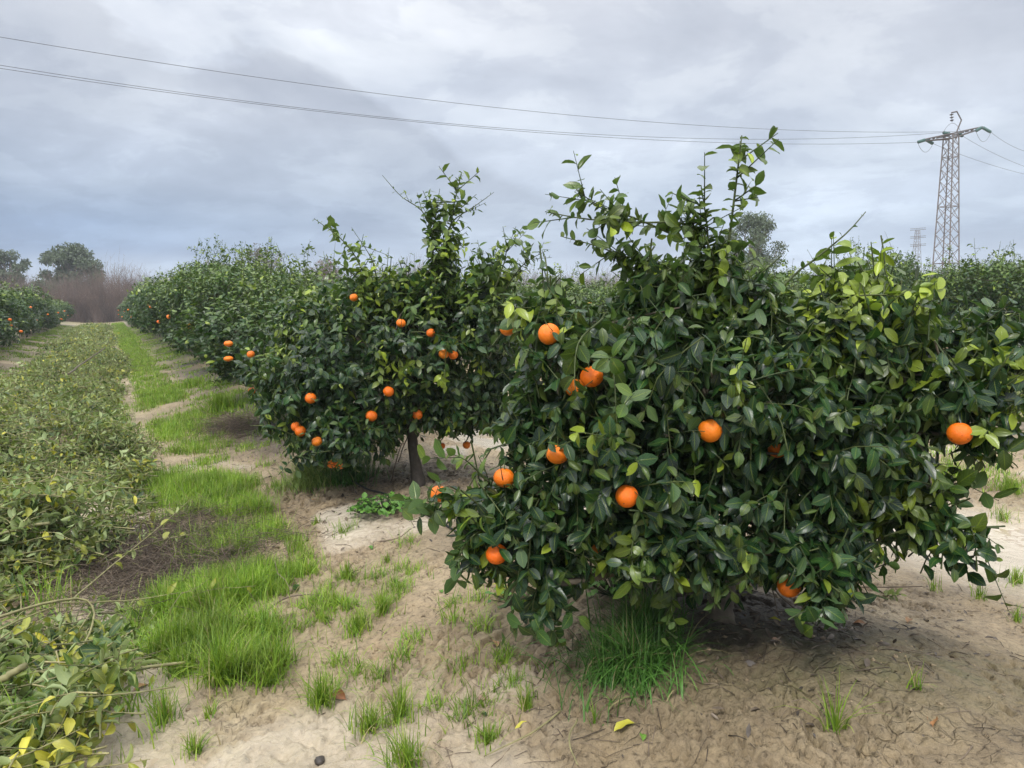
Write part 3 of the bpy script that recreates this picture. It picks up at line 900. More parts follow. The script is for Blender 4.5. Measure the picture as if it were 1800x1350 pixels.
T2_BLOBS = [
    (660, 640, 6.1, 190, 150, .85), (760, 620, 5.9, 130, 130, .7), (560, 690, 5.9, 110, 110, .6), (620, 755, 5.7, 95, 60, .5),
    (800, 700, 6.0, 80, 55, .5), (600, 560, 6.3, 130, 70, .6), (850, 560, 5.8, 90, 90, .5), (770, 520, 5.8, 60, 50, .35),
    (782, 460, 5.7, 38, 65, .22), (862, 490, 5.7, 58, 52, .3), (715, 500, 5.8, 45, 38, .25), (640, 505, 5.9, 45, 35, .25),
    (500, 640, 6.3, 70, 80, .4), (700, 540, 6.0, 90, 50, .4), (880, 660, 6.2, 60, 110, .5), (560, 780, 5.7, 45, 40, .25)]
T2_ORANGES = [(683, 688, .040, .02), (653, 731, .040, .02), (734, 729, .036, .06), (546, 700, .040, .04), (528, 758, .040, .05), (520, 750, .036, .1), (557, 776, .037, .07),
              (583, 816, .032, .08), (597, 818, .033, .06), (780, 622, .037, .12), (797, 624, .034, .12), (705, 568, .034, .08), (757, 585, .032, .12), (622, 523, .032, .1),
              (820, 782, .032, .05), (776, 784, .03, .1), (443, 687, .032, .05), (441, 623, .03, .1)]
T2_SPROUTS = [
    ([(765, 600, 5.7), (768, 500, 5.65), (788, 420, 5.6), (800, 350, 5.6), (812, 303, 5.6)], .010, 100, (.065, .10), .35, 1.2, 34),
    ([(775, 520, 5.7), (760, 430, 5.65), (770, 360, 5.6)], .009, 60, (.065, .10), .15, 1.0, 30),
    ([(772, 440, 5.65), (745, 375, 5.6), (705, 345, 5.6), (672, 308, 5.6)], .006, 16, (.035, .06), .3, 1.4, 2),
    ([(785, 410, 5.65), (800, 385, 5.6), (835, 362, 5.6), (868, 338, 5.6)], .006, 15, (.03, .055), .25, 1.4, 2),
    ([(665, 560, 5.8), (640, 480, 5.75), (605, 425, 5.7), (552, 384, 5.7)], .008, 56, (.06, .095), .45, 1.2, 12),
    ([(665, 520, 5.8), (655, 460, 5.7), (618, 400, 5.7)], .006, 16, (.05, .08), .4, 1.2, 3),
    ([(640, 500, 5.8), (600, 465, 5.7), (560, 450, 5.7)], .005, 9, (.05, .08), .4, 1.0, 1),
    ([(680, 540, 5.8), (680, 480, 5.7), (684, 435, 5.7)], .005, 12, (.05, .07), .5, 1.0, 2),
    ([(700, 540, 5.8), (728, 500, 5.7), (705, 450, 5.7)], .005, 12, (.05, .07), .5, 1.0, 2),
    ([(850, 560, 5.5), (880, 480, 5.4), (890, 440, 5.4), (884, 398, 5.4)], .007, 26, (.065, .10), .25, .9, 9),
    ([(880, 520, 5.5), (920, 465, 5.4), (962, 440, 5.4)], .006, 26, (.06, .09), .15, .9, 9),
    ([(810, 560, 5.6), (840, 500, 5.5), (850, 440, 5.5)], .006, 30, (.065, .10), .1, .9, 14),
]
tree2 = hero_tree('orange_tree', 'second orange tree of the near row, its bare dark trunk showing beside grass clumps',
    (735, 852), (721, 715), 5.80, T2_BLOBS, T2_ORANGES, T2_SPROUTS,
    dict(shoots=1900, len=(.16, .40), per=10, L=(.060, .098), lod=1, hang=.75, ylo=1.4, yhi=2.0, r0=.046, roll=1.0, zmin=.5, inner=.3, clz=.58, clw=.13, clx=.03, bark=M_bark_shade,
         yellow=[((690, 640, 5.3), .15, .6), ((500, 600, 5.8), .2, .4)]), 202)

# --- the other trees: variants copied along the rows
def row_tree_variant(seed, lod, shoots, per, L, hgt, wid, nspr, norange, young=.35):
    g = np.random.default_rng(seed)
    C = [np.array([0, 0, hgt*.56])]; Rr = [np.array([wid*.78, wid*.82, hgt*.40])]
    for i in range(10):
        a = i*.63+g.random()*.5; r = wid*g.uniform(.45, .78)
        C.append(np.array([math.cos(a)*r, math.sin(a)*r, hgt*g.uniform(.34, .78)]))
        Rr.append(np.array([wid*g.uniform(.28, .46), wid*g.uniform(.28, .46), hgt*g.uniform(.18, .27)]))
    C = np.array(C); Rr = np.array(Rr)
    P, O, Dp, Ls = crown_shoots(C, Rr, shoots, g, k=4, length=(.18, .50), inner=.22, zmin=.16)
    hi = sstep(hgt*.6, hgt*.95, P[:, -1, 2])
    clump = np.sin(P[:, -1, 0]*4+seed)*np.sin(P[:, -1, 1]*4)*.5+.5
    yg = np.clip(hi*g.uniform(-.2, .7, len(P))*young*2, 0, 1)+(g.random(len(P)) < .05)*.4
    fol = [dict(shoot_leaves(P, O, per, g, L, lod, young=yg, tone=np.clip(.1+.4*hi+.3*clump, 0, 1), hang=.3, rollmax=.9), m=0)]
    fol.append(dict(tubes(P, np.tile(np.linspace(.004, .002, 4), (len(P), 1)), 3, cap=False, tone=g.random(len(P))), m=1))
    for i in range(nspr):
        a = g.random()*6.28; r = wid*g.uniform(.1, .75); h0 = hgt*g.uniform(.75, .85)
        p0 = np.array([math.cos(a)*r, math.sin(a)*r, h0])
        d = np.array([g.normal(0, .16), g.normal(0, .16), g.uniform(.3, .75)])
        p1 = p0+d*.5+g.standard_normal(3)*.02; p2 = p0+d
        fol += sprout([p0, p1, p2], .006, 16, g, (L[0]*.8, L[1]*.85), min(lod, 1), .45, 1.1, 4)
    root = new_obj('orange_tree', None)
    new_obj('crown', mk_mesh('crown', fol, [M_leaf_far, M_twig]), root)
    base = np.zeros(3); fork = np.array([g.normal(0, .04), g.normal(0, .04), .42])
    tp, sp_ = trunk_parts(base, fork, C, Rr, g, .055, 6, starts=P[:, 0], nsec=50)
    new_obj('trunk', mk_mesh('trunk', tp+sp_, [M_bark]), root)
    for i in range(norange):
        # fruit mostly low on the outside
        a = g.random()*6.28
        if i % 2: a = -1.9+g.normal(0, .8)
        z = hgt*g.uniform(.32, .70)
        d = np.array([math.cos(a), math.sin(a), 0]); best = None
        for r in np.linspace(wid*1.3, 0, 60):
            q_ = np.array([d[0]*r, d[1]*r, z]); f, _ = blob_f(q_[None], C, Rr)
            if f[0] < 1.02: best = q_; break
        if best is not None:
            add_orange(root, best+d*.03, np.zeros(3), .041)
    return root

def copy_tree(src, loc, rz, sc):
    r = src.copy(); COL.objects.link(r); r.location = loc; r.rotation_euler = (0, 0, rz); r.scale = sc
    for ch in list(src.children):
        c_ = ch.copy(); COL.objects.link(c_); c_.parent = r
    return r

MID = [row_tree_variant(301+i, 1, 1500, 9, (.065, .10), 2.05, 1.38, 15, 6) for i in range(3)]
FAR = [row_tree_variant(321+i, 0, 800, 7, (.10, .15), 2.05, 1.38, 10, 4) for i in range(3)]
used = set()
ORD = ['first', 'second', 'third', 'fourth', 'fifth', 'sixth', 'seventh', 'eighth', 'ninth', 'tenth', 'eleventh', 'twelfth', 'thirteenth',
       'fourteenth', 'fifteenth', 'sixteenth', 'seventeenth', 'eighteenth', 'nineteenth', 'twentieth', 'twenty-first', 'twenty-second',
       'twenty-third', 'twenty-fourth', 'twenty-fifth', 'twenty-sixth', 'twenty-seventh']

def put(s, w, lab, group, hs=1.0, ws=1.0):
    x, y = xy(s, w)
    dist = math.hypot(x, y)
    src = (MID if dist < 24 else FAR)[random.randrange(3)]
    loc = Vector((x, y, gz(x, y)-.02)); rz = random.uniform(0, 6.28)
    k = random.uniform(.92, 1.08)
    sc = (ws*k, ws*k*random.uniform(.95, 1.05), hs*random.uniform(.90, 1.10))
    if id(src) not in used:
        used.add(id(src)); r = src; r.location = loc; r.rotation_euler = (0, 0, rz); r.scale = sc
    else:
        r = copy_tree(src, loc, rz, sc)
    tag(r, lab, 'tree', group)
    return r

s_k = 8.75
for i in range(23):
    put(s_k, 2.25+random.uniform(-.12, .12), f'{ORD[i+2]} orange tree back along the near row, counting from the big one at right', 'orange trees in the near row', [.84, .92, 1.0, 1.06, 1.10, 1.12, 1.12, 1.10][i] if i < 8 else 1.10-.012*(i-7), 1.04)
    s_k += random.uniform(2.6, 2.95)
s_k = 21.5
for i in range(19):
    put(s_k, -3.75+random.uniform(-.1, .1), f'{ORD[i]} orange tree from the left edge in the row beyond the cut branches', 'orange trees in the left row', 1.08-.012*i, 1.05)
    s_k += random.uniform(2.6, 2.95)
for r_i, (w, s0, n_) in enumerate([(8.15, 7.6, 12), (14.05, 5.2, 14), (19.95, 10.0, 10)]):
    s_k = s0
    nm = ['second', 'third', 'fourth'][r_i]
    for i in range(n_):
        put(s_k, w+random.uniform(-.15, .15), f'{ORD[i]} orange tree from the front in the {nm} row, counted rightward from the near row', 'orange trees in the rows at right', [.86, .98, .90][r_i], 1.0)
        s_k += random.uniform(2.7, 3.0)

# ------------------------------------------------------------------ prunings heaped along the alley
def heap_h(s, w):
    c_ = -.85+.25*np.sin(s*.35)*sstep(3, 10, s); hw = 1.15
    p = np.clip(1-((w-c_)/hw)**2, 0, 1)
    x, y = xy(s, w)
    return (.11+.42*sstep(.38, .62, fbm(x+3, y+8, 1.2, 3)))*np.sqrt(p)*(.55+.8*fbm(x+9, y, 2.6, 2))*sstep(75, 60, s)

def heap_pts(n, s0, s1, g, w0=-2.0, w1=.38):
    out = []
    tot = 0
    while tot < n:
        s = g.uniform(s0, s1, n); w = g.uniform(w0, w1, n)
        x, y = xy(s, w)
        edge = np.interp(s, [2.4, 3.0, 3.8, 5.5, 9, 14], [-.20, -.08, -.02, .14, .28, .38])
        dens = sstep(edge+.02, edge-.12, w)*sstep(0, .06, heap_h(s, w)-.05)*(.05+.95*np.maximum(sstep(.36, .48, fbm(x, y+40, 1.3, 3)), sstep(4.4, 3.9, s)))
        # bare muddy hollow and the twiggy patch stay open
        dens *= 1-.97*np.exp(-(((s-6.85)/.75)**2+((w+.45)/.42)**2)**2)
        dens *= 1-.9*np.exp(-(((s-5.3)/.8)**2+((w-.2)/.42)**2)**2)
        ok = g.random(n) < dens
        out.append(np.stack([x[ok], y[ok], height(x[ok], y[ok], False)+heap_h(s[ok], w[ok])*g.uniform(.25, 1.0, ok.sum())], -1))
        tot += ok.sum()
    return np.concatenate(out)[:n]

def heap(nsh, s0, s1, per, L, lod, seed, slen):
    g = np.random.default_rng(seed)
    p = heap_pts(nsh, s0, s1, g)
    k = 5
    az_ = g.random(nsh)*6.28; el = g.normal(.12, .28, nsh)
    d = np.stack([np.cos(az_)*np.cos(el), np.sin(az_)*np.cos(el), np.sin(el)], -1)
    ln = g.uniform(*slen, nsh)
    P = np.zeros((nsh, k, 3)); cur = p-d*(ln*.5)[:, None]
    for i in range(k):
        P[:, i] = cur; cur = cur+d*(ln/(k-1))[:, None]; d = unit(d+g.standard_normal((nsh, 3))*.13+np.array([0, 0, -.05]))
    gzz = height(P[..., 0].ravel(), P[..., 1].ravel(), False).reshape(nsh, k)
    P[..., 2] = np.maximum(P[..., 2], gzz+.02)
    s_, w_ = sw(p[:, 0], p[:, 1])
    yel = np.exp(-(((s_-2.55)/.45)**2+((w_+.25)/.34)**2)**2)
    yg = np.clip(g.normal(.08, .13, nsh)+(g.random(nsh) < .10)*.5+yel*.85*(g.random(nsh) < .65), 0, 1)
    O = unit(g.standard_normal((nsh, 3))+np.array([0, 0, .9]))
    parts = [dict(shoot_leaves(P, O, per, g, L, lod, young=yg, tone=np.clip(g.normal(.30, .38, nsh), 0, 1), hang=.15, rollmax=2.0, curlm=.9, upw=.25, aspect=.46, wave=.13), m=0),
             dict(tubes(P, np.tile(np.linspace(.0042, .0016, k), (nsh, 1)), 4, cap=False, tone=g.random(nsh)), m=1)]
    # longer cut sticks
    ns = nsh//16
    q_ = heap_pts(ns, s0, s1, g); a = g.random(ns)*6.28; e = g.normal(.08, .12, ns)
    dd = np.stack([np.cos(a), np.sin(a), e], -1); ll = g.uniform(.3, .9, ns)
    tt = np.linspace(-.5, .5, 6)
    B = q_[:, None, :]+dd[:, None, :]*ll[:, None, None]*tt[None, :, None]+np.sin(tt*6)[None, :, None]*g.standard_normal((ns, 1, 3))*.02
    B[..., 2] += .03
    # a few thick sawn limbs in the heap
    nt = max(3, nsh//180)
    qt = heap_pts(nt, s0, s1, g); at2 = g.random(nt)*6.28; dt2 = np.stack([np.cos(at2), np.sin(at2), g.normal(.10, .15, nt)], -1)
    Bt = qt[:, None, :]+dt2[:, None, :]*g.uniform(.35, .8, nt)[:, None, None]*tt[None, :, None]+np.sin(tt*5)[None, :, None]*g.standard_normal((nt, 1, 3))*.03
    parts.append(dict(tubes(Bt, g.uniform(.008, .016, nt)[:, None]*np.linspace(1, .7, 6)[None], 8, tone=g.random(nt)), m=1))
    r0 = g.uniform(.0018, .0055, ns)
    parts.append(dict(tubes(B, r0[:, None]*np.linspace(1, .5, 6)[None], 5, tone=g.random(ns)), m=1))
    return parts

hp = heap(2100, .8, 4.2, 10, (.055, .108), 2, 40, (.2, .5))+heap(2900, 4.2, 9.5, 9, (.050, .092), 2, 41, (.2, .55))+heap(3000, 9.5, 26, 8, (.065, .11), 1, 42, (.25, .6))+heap(2600, 26, 72, 6, (.10, .17), 0, 43, (.3, .8))
me = mk_mesh('cut_branches_heap', hp, [M_cut, M_cuttwig])
tag(new_obj('pruning_heap', me), 'long low heap of wilting pruned orange branches lying along the left alley', 'pruned branches', kind='stuff')

# prunings in the alley beyond, seen at the right edge
g = np.random.default_rng(77)
nsh = 700
s = g.uniform(2, 22, nsh); w = 11.6+g.normal(0, .5, nsh); x, y = xy(s, w)
p = np.stack([x, y, height(x, y, False)+g.uniform(.03, .25, nsh)], -1)
az_ = g.random(nsh)*6.28; d = unit(np.stack([np.cos(az_), np.sin(az_), g.normal(.1, .25, nsh)], -1))
P = p[:, None, :]+d[:, None, :]*np.linspace(0, .45, 4)[None, :, None]
O = unit(g.standard_normal((nsh, 3))+np.array([0, 0, .9]))
me = mk_mesh('far_heap', [dict(shoot_leaves(P, O, 8, g, (.08, .12), 1, young=np.clip(g.normal(.3, .25, nsh), 0, 1), tone=g.random(nsh), rollmax=1.4), m=0),
                          dict(tubes(P, np.tile(np.linspace(.005, .002, 4), (nsh, 1)), 4, cap=False, tone=g.random(nsh)), m=1)], [M_cut, M_cuttwig])
tag(new_obj('pruning_heap', me), 'yellowing heap of pruned branches in the alley glimpsed behind the big tree at right', 'pruned branches', kind='stuff')

# dry brushwood
def brush(center_s, center_w, rs, rw, n, hgt, seed, ln=(.10, .32)):
    g = np.random.default_rng(seed)
    s = center_s+g.standard_normal(n)*rs*.5; w = center_w+g.standard_normal(n)*rw*.5
    x, y = xy(s, w)
    z = height(x, y, False)+np.abs(g.standard_normal(n))*hgt*.45
    a = g.random(n)*6.28; d = unit(np.stack([np.cos(a), np.sin(a), g.normal(0.1, .35, n)], -1))
    l_ = g.uniform(*ln, n); t = np.linspace(-.5, .5, 4)
    P = np.stack([x, y, z], -1)[:, None, :]+d[:, None, :]*l_[:, None, None]*t[None, :, None]+g.standard_normal((n, 4, 3))*.008
    P[..., 2] = np.maximum(P[..., 2], height(P[..., 0].ravel(), P[..., 1].ravel(), False).reshape(n, 4)+.002)
    return tubes(P, g.uniform(.0008, .0022, n)[:, None]*np.linspace(1, .6, 4)[None], 3, cap=False, tone=g.random(n)**1.6)
me = mk_mesh('brushwood', [brush(5.25, .2, .95, .55, 5200, .12, 51)], [M_dry])
tag(new_obj('brushwood', me), 'low grey-brown tangle of dry twigs between the cut branches and the grass', 'brushwood', kind='stuff')
me = mk_mesh('brushwood', [brush(9.9, 1.25, .8, .3, 1500, .10, 52)], [M_dry])
tag(new_obj('brushwood', me), 'small dark mat of dry twigs at the foot of the third tree', 'brushwood', kind='stuff')

# ------------------------------------------------------------------ grass
def grass_pts(n, s0, s1, w0, w1, thr, g, soft=.10, sc=1.1, edge=.25):
    out = []; tot = 0; it = 0
    while tot < n and it < 60:
        it += 1
        s = g.uniform(s0, s1, n); w = g.uniform(w0, w1, n); x, y = xy(s, w)
        dn = sstep(thr-soft, thr+soft, fbm(x+70, y+20, sc, 3))*sstep(w0, w0+edge, w)*sstep(w1, w1-edge, w)
        ok = g.random(n) < dn
        out.append(np.stack([x[ok], y[ok]], -1)); tot += ok.sum()
    p = np.concatenate(out)[:n]
    return np.concatenate([p, height(p[:, 0], p[:, 1])[:, None]], 1)

def grass_part(p, h, wd, g, lean=.55, k=3, clump=0.0):
    n = len(p)
    if clump:
        # draw the blades together into bunches
        nc = max(4, n//70); ci = g.integers(0, n, nc); cc_ = p[ci, :2]
        j = g.integers(0, nc, n); q_ = cc_[j]+g.standard_normal((n, 2))*clump
        m_ = g.random(n) < .8
        p = p.copy(); p[m_, :2] = q_[m_]; p[:, 2] = height(p[:, 0], p[:, 1])
        hs_ = (.55+.75*g.random(nc))[j]
    else: hs_ = 1.0
    return blades(p, g.uniform(h[0], h[1], n)*hs_, np.abs(g.normal(lean, .35, n)), g.uniform(wd[0], wd[1], n), np.clip(g.normal(.45, .28, n), 0, 1), k)

g = np.random.default_rng(61)
gp = [grass_part(grass_pts(13000, 2.95, 4.5, -.20, .80, .45, g, .07, 1.8), (.08, .20), (.0025, .005), g, .6, 5, .035),
      grass_part(grass_pts(16000, 4.2, 7.5, .16, 1.05, .51, g, .07, 1.7), (.07, .19), (.0025, .005), g, .6, 4, .045),
      grass_part(grass_pts(15000, 7.0, 15, .25, 1.15, .50, g, .07, 1.5), (.06, .17), (.004, .007), g, .6, 3, .07),
      grass_part(grass_pts(15000, 14, 34, .25, 1.15, .36, g), (.07, .17), (.008, .014), g, .6, 2),
      grass_part(grass_pts(13000, 33, 80, .2, 1.3, .28, g), (.10, .2), (.025, .045), g, .6, 2),
      grass_part(grass_pts(4500, 6.5, 15, 1.0, 2.0, .50, g), (.05, .14), (.004, .007), g, .7, 3, .05),
      grass_part(grass_pts(15000, 11, 60, .9, 2.0, .42, g), (.05, .13), (.01, .02), g, .7, 2, .1),
      grass_part(grass_pts(17000, 12, 70, -3.4, -1.7, .38, g), (.07, .15), (.015, .03), g, .6, 2, .1),
      grass_part(grass_pts(6000, 3, 14, -2.8, .3, .50, g), (.10, .30), (.004, .007), g, .6, 4, .06),
      grass_part(grass_pts(3600, 2.4, 7, .6, 1.6, .55, g, .06, 2.2), (.05, .14), (.0025, .0045), g, .8, 4, .03)]
for (px, py, rad, nb) in ((405, 1125, .13, 1500), (345, 1060, .18, 2200), (440, 1165, .12, 1500), (310, 1150, .12, 1300), (375, 980, .18, 1900),
                          (285, 1085, .10, 900), (420, 900, .16, 1300), (330, 900, .2, 1500), (250, 860, .2, 1100), (455, 1010, .06, 300)):
    c_ = ground(px, py); nc = 9
    cc_ = c_[:2]+g.standard_normal((nc, 2))*rad*.8
    q_ = cc_[g.integers(0, nc, nb)]+g.standard_normal((nb, 2))*rad*.28
    gp.append(grass_part(np.concatenate([q_, height(q_[:, 0], q_[:, 1])[:, None]], 1), (.09, .24), (.0025, .0055), g, .7, 5))
me = mk_mesh('grass', gp, [M_grass])
tag(new_obj('grass', me), 'bright green grass strip running beside the heap of cut branches', 'grass', kind='stuff')
gp = [grass_part(grass_pts(9000, -2, 10, 5.9, 7.3, .45, g), (.05, .13), (.005, .009), g, .6, 3),
      grass_part(grass_pts(14000, -2, 24, 8.9, 11.0, .38, g), (.06, .13), (.009, .016), g, .6, 2),
      grass_part(grass_pts(6000, 9, 40, 5.0, 7.4, .4, g), (.06, .13), (.015, .025), g, .6, 2)]
me = mk_mesh('grass', gp, [M_grass])
tag(new_obj('grass', me), 'patchy green grass in the muddy alley at the right behind the big tree', 'grass', kind='stuff')

def tuft(px, py, n, h, spread, label, seed, mat=None, wd=(.0025, .0055), lean=.55, group='grass tufts on the mud', name='grass_tuft', cat='grass tuft', k=4, bend=1.0):
    g = np.random.default_rng(seed)
    c_ = ground(px, py)
    r = np.abs(g.standard_normal(n))*spread*.5; a = g.random(n)*6.28; r[n//2:] *= .5
    x = c_[0]+r*np.cos(a); y = c_[1]+r*np.sin(a)
    p = np.stack([x, y, height(x, y)], -1)
    me = mk_mesh(name, [blades(p, g.uniform(h*.45, h, n), np.abs(g.normal(lean, .4, n)), g.uniform(*wd, n), np.clip(g.normal(.5, .28, n), 0, 1), k, bend)],
                 [mat or M_grass], origin=c_)
    o_ = new_obj(name, me, None, Vector(c_))
    return tag(o_, label, cat, group)

TUFTS = [
    (535, 985, 90, .10, .07, 'bright grass tuft standing alone on the mud, left of the two paired tufts'),
    (607, 1015, 80, .10, .08, 'upper of two grass tufts standing close together, above a curved twig end'),
    (588, 1065, 80, .09, .07, 'small upright grass tuft beside a dark clod, lower of a close pair'),
    (628, 1112, 110, .10, .10, 'loose sprawling grass tuft on the sloping mud, below the curved twig'),
    (672, 1080, 90, .12, .08, 'grass tuft flopping over to the right on the mud slope'),
    (570, 1095, 30, .08, .05, 'thin wispy grass tuft left of the sprawling one'),
    (565, 1240, 100, .15, .08, 'tall grass tuft with a brown dead leaf at its right side'),
    (648, 1285, 100, .13, .08, 'bright dense grass tuft near the bottom edge, between two taller tufts'),
    (702, 1260, 90, .15, .06, 'narrow upright grass tuft with a pale dry leaf at its right'),
    (715, 1345, 110, .14, .10, 'grass tuft cut by the bottom edge of the picture'),
    (858, 1300, 70, .08, .07, 'small pale grass tuft right of the bottom-edge clump'),
    (342, 1318, 60, .09, .06, 'small grass tuft on wet mud near the yellow leaves at lower left'),
    (368, 1262, 22, .08, .04, 'tiny sparse grass tuft alone on smooth wet mud at lower left'),
    (290, 1270, 70, .15, .07, 'spreading grass tuft beside the tip of the cut branches at lower left'),
    (475, 1180, 90, .11, .09, 'grass tuft at the lower right end of the thick grass strip'),
    (390, 1200, 260, .22, .13, 'big dense upright clump of bright grass at the front of the grass strip'),
    (450, 925, 110, .10, .09, 'rounded grass tuft on the mud right of the brushwood'),
    (405, 905, 110, .11, .10, 'grass tuft on the mud edge, left of the rounded one'),
    (448, 852, 90, .09, .09, 'short grass tuft on the mud in front of the long leaning grass'),
    (555, 920, 30, .07, .06, 'tiny sparse grass tuft on the mud above the paired tufts'),
    (680, 990, 20, .08, .04, 'tiny thin grass sprig on the mud left of the big tree'),
    (925, 1245, 40, .10, .05, 'sparse pale grass sprig left of the large grass clump under the tree'),
    (1045, 1275, 14, .08, .03, 'single bright grass sprig just below the large clump'),
    (1470, 1285, 26, .20, .05, 'broad bladed grass tuft in the lower right foreground'),
    (1610, 1205, 14, .10, .04, 'thin grass sprig on the mud above the lower right corner'),
    (1762, 915, 55, .12, .10, 'sparse grass tuft standing in shallow mud at the right edge'),
    (1785, 1025, 70, .10, .08, 'dense small grass tuft by the right edge in wet mud'),
    (1722, 1055, 26, .10, .05, 'spiky sparse grass tuft on wet mud near the right edge'),
    (1640, 1045, 14, .12, .05, 'tall thin grass sprig with one long arching blade'),
    (1788, 1095, 20, .10, .04, 'thin grass tuft cut by the right edge'),
    (1775, 862, 220, .14, .16, 'thick green grass tuft near the right edge behind the low limb'),
    (1680, 838, 300, .13, .28, 'wide patch of grass behind the drooping limb at right'),
    (1640, 830, 200, .12, .2, 'grass clump left of the wide patch behind the tree'),
    (1595, 965, 24, .06, .05, 'low wispy grass sprig on wet mud under the right limb'),
    (1545, 990, 30, .07, .06, 'low grass sprig beside the lying twig under the crown'),
]
for i, tdef in enumerate(TUFTS):
    px, py, n_, h, spd, lab = tdef
    n_, h, spd = int(n_*1.5), h*1.5, spd*1.2
    tuft(px, py, n_, h, spd, lab, 800+i)
tuft(1110, 1180, 1100, .36, .27, 'large dark green grass clump with long drooping blades under the big tree', 901, M_grass_d, (.003, .007), .85, None, 'grass_clump', 'grass clump', 6, 1.3)
tuft(1130, 1120, 700, .32, .22, 'dense dark grass clump close behind the large drooping one, nearer the trunk', 902, M_grass_d, (.003, .006), .75, None, 'grass_clump', 'grass clump', 6, 1.2)
tuft(555, 848, 1500, .46, .32, 'long leaning yellow-green grass clump left of the bare trunk', 903, M_grass_o, (.004, .007), .95, None, 'grass_clump', 'grass clump', 6, 1.2)
tuft(612, 845, 900, .42, .28, 'dark green grass clump under the second tree, right of the yellowish one', 904, M_grass_d, (.004, .007), .8, None, 'grass_clump', 'grass clump', 6, 1.2)
tuft(388, 722, 1300, .38, .38, 'bushy green grass clump at the foot of the third tree', 905, M_grass, (.006, .010), .55, None, 'grass_clump', 'grass clump', 5, 1.2)
tuft(335, 680, 900, .20, .55, 'bright green grass clump at the foot of the hedge beyond the third tree', 906, M_grass, (.008, .013), .55, None, 'grass_clump', 'grass clump', 4, 1.0)

# ------------------------------------------------------------------ broad-leaved weeds
def weed(px, py, n, rad, L, label, seed, mat=None, up=.5):
    g = np.random.default_rng(seed)
    c_ = ground(px, py)
    a = g.random(n)*6.28; r = rad*np.sqrt(g.random(n))
    P0 = np.stack([c_[0]+r*.25*np.cos(a), c_[1]+r*.25*np.sin(a), np.full(n, c_[2]+.01)], -1)
    P1 = np.stack([c_[0]+r*np.cos(a), c_[1]+r*np.sin(a), c_[2]+.02+up*rad*(1-.6*r/rad)*g.uniform(.5, 1.2, n)], -1)
    t = np.linspace(0, 1, 4)[None, :, None]
    P = P0[:, None]*(1-t)+P1[:, None]*t
    D = unit(np.stack([np.cos(a), np.sin(a), g.normal(-.1, .3, n)], -1)+g.standard_normal((n, 3))*.3)
    Nn = unit(np.array([0, 0, 1.])+g.standard_normal((n, 3))*.3)
    Ll = g.uniform(*L, n)
    parts = [dict(leaves(P1, D, Nn, Ll, Ll*g.uniform(.55, .85, n), g.normal(.5, .3, n), np.abs(g.normal(.4, .3, n)), g.random(n), g.random(n)*.4, 2, wave=.16), m=0),
             dict(tubes(P, np.full((n, 4), .0016), 4, cap=False), m=1)]
    o_ = new_obj('weed', mk_mesh('weed', parts, [mat or M_weed, M_twig], origin=c_), None, Vector(c_))
    tag(o_, label, 'weed', 'broad-leaved weeds')
weed(675, 898, 150, .19, (.03, .06), 'leafy green weed on the mud in front of the bare trunk', 31)
weed(640, 905, 40, .09, (.03, .05), 'small low weed at the left foot of the leafy weed', 32)
weed(1085, 1050, 90, .15, (.03, .055), 'bright green weed growing up under the left of the big crown', 33, None, 1.1)
weed(975, 790, 80, .16, (.06, .09), 'bright lobed weed showing through the left of the big tree', 34, None, 2.2)
weed(900, 1060, 40, .11, (.02, .04), 'flat yellow-green weed on the mud behind the hanging twigs', 35)

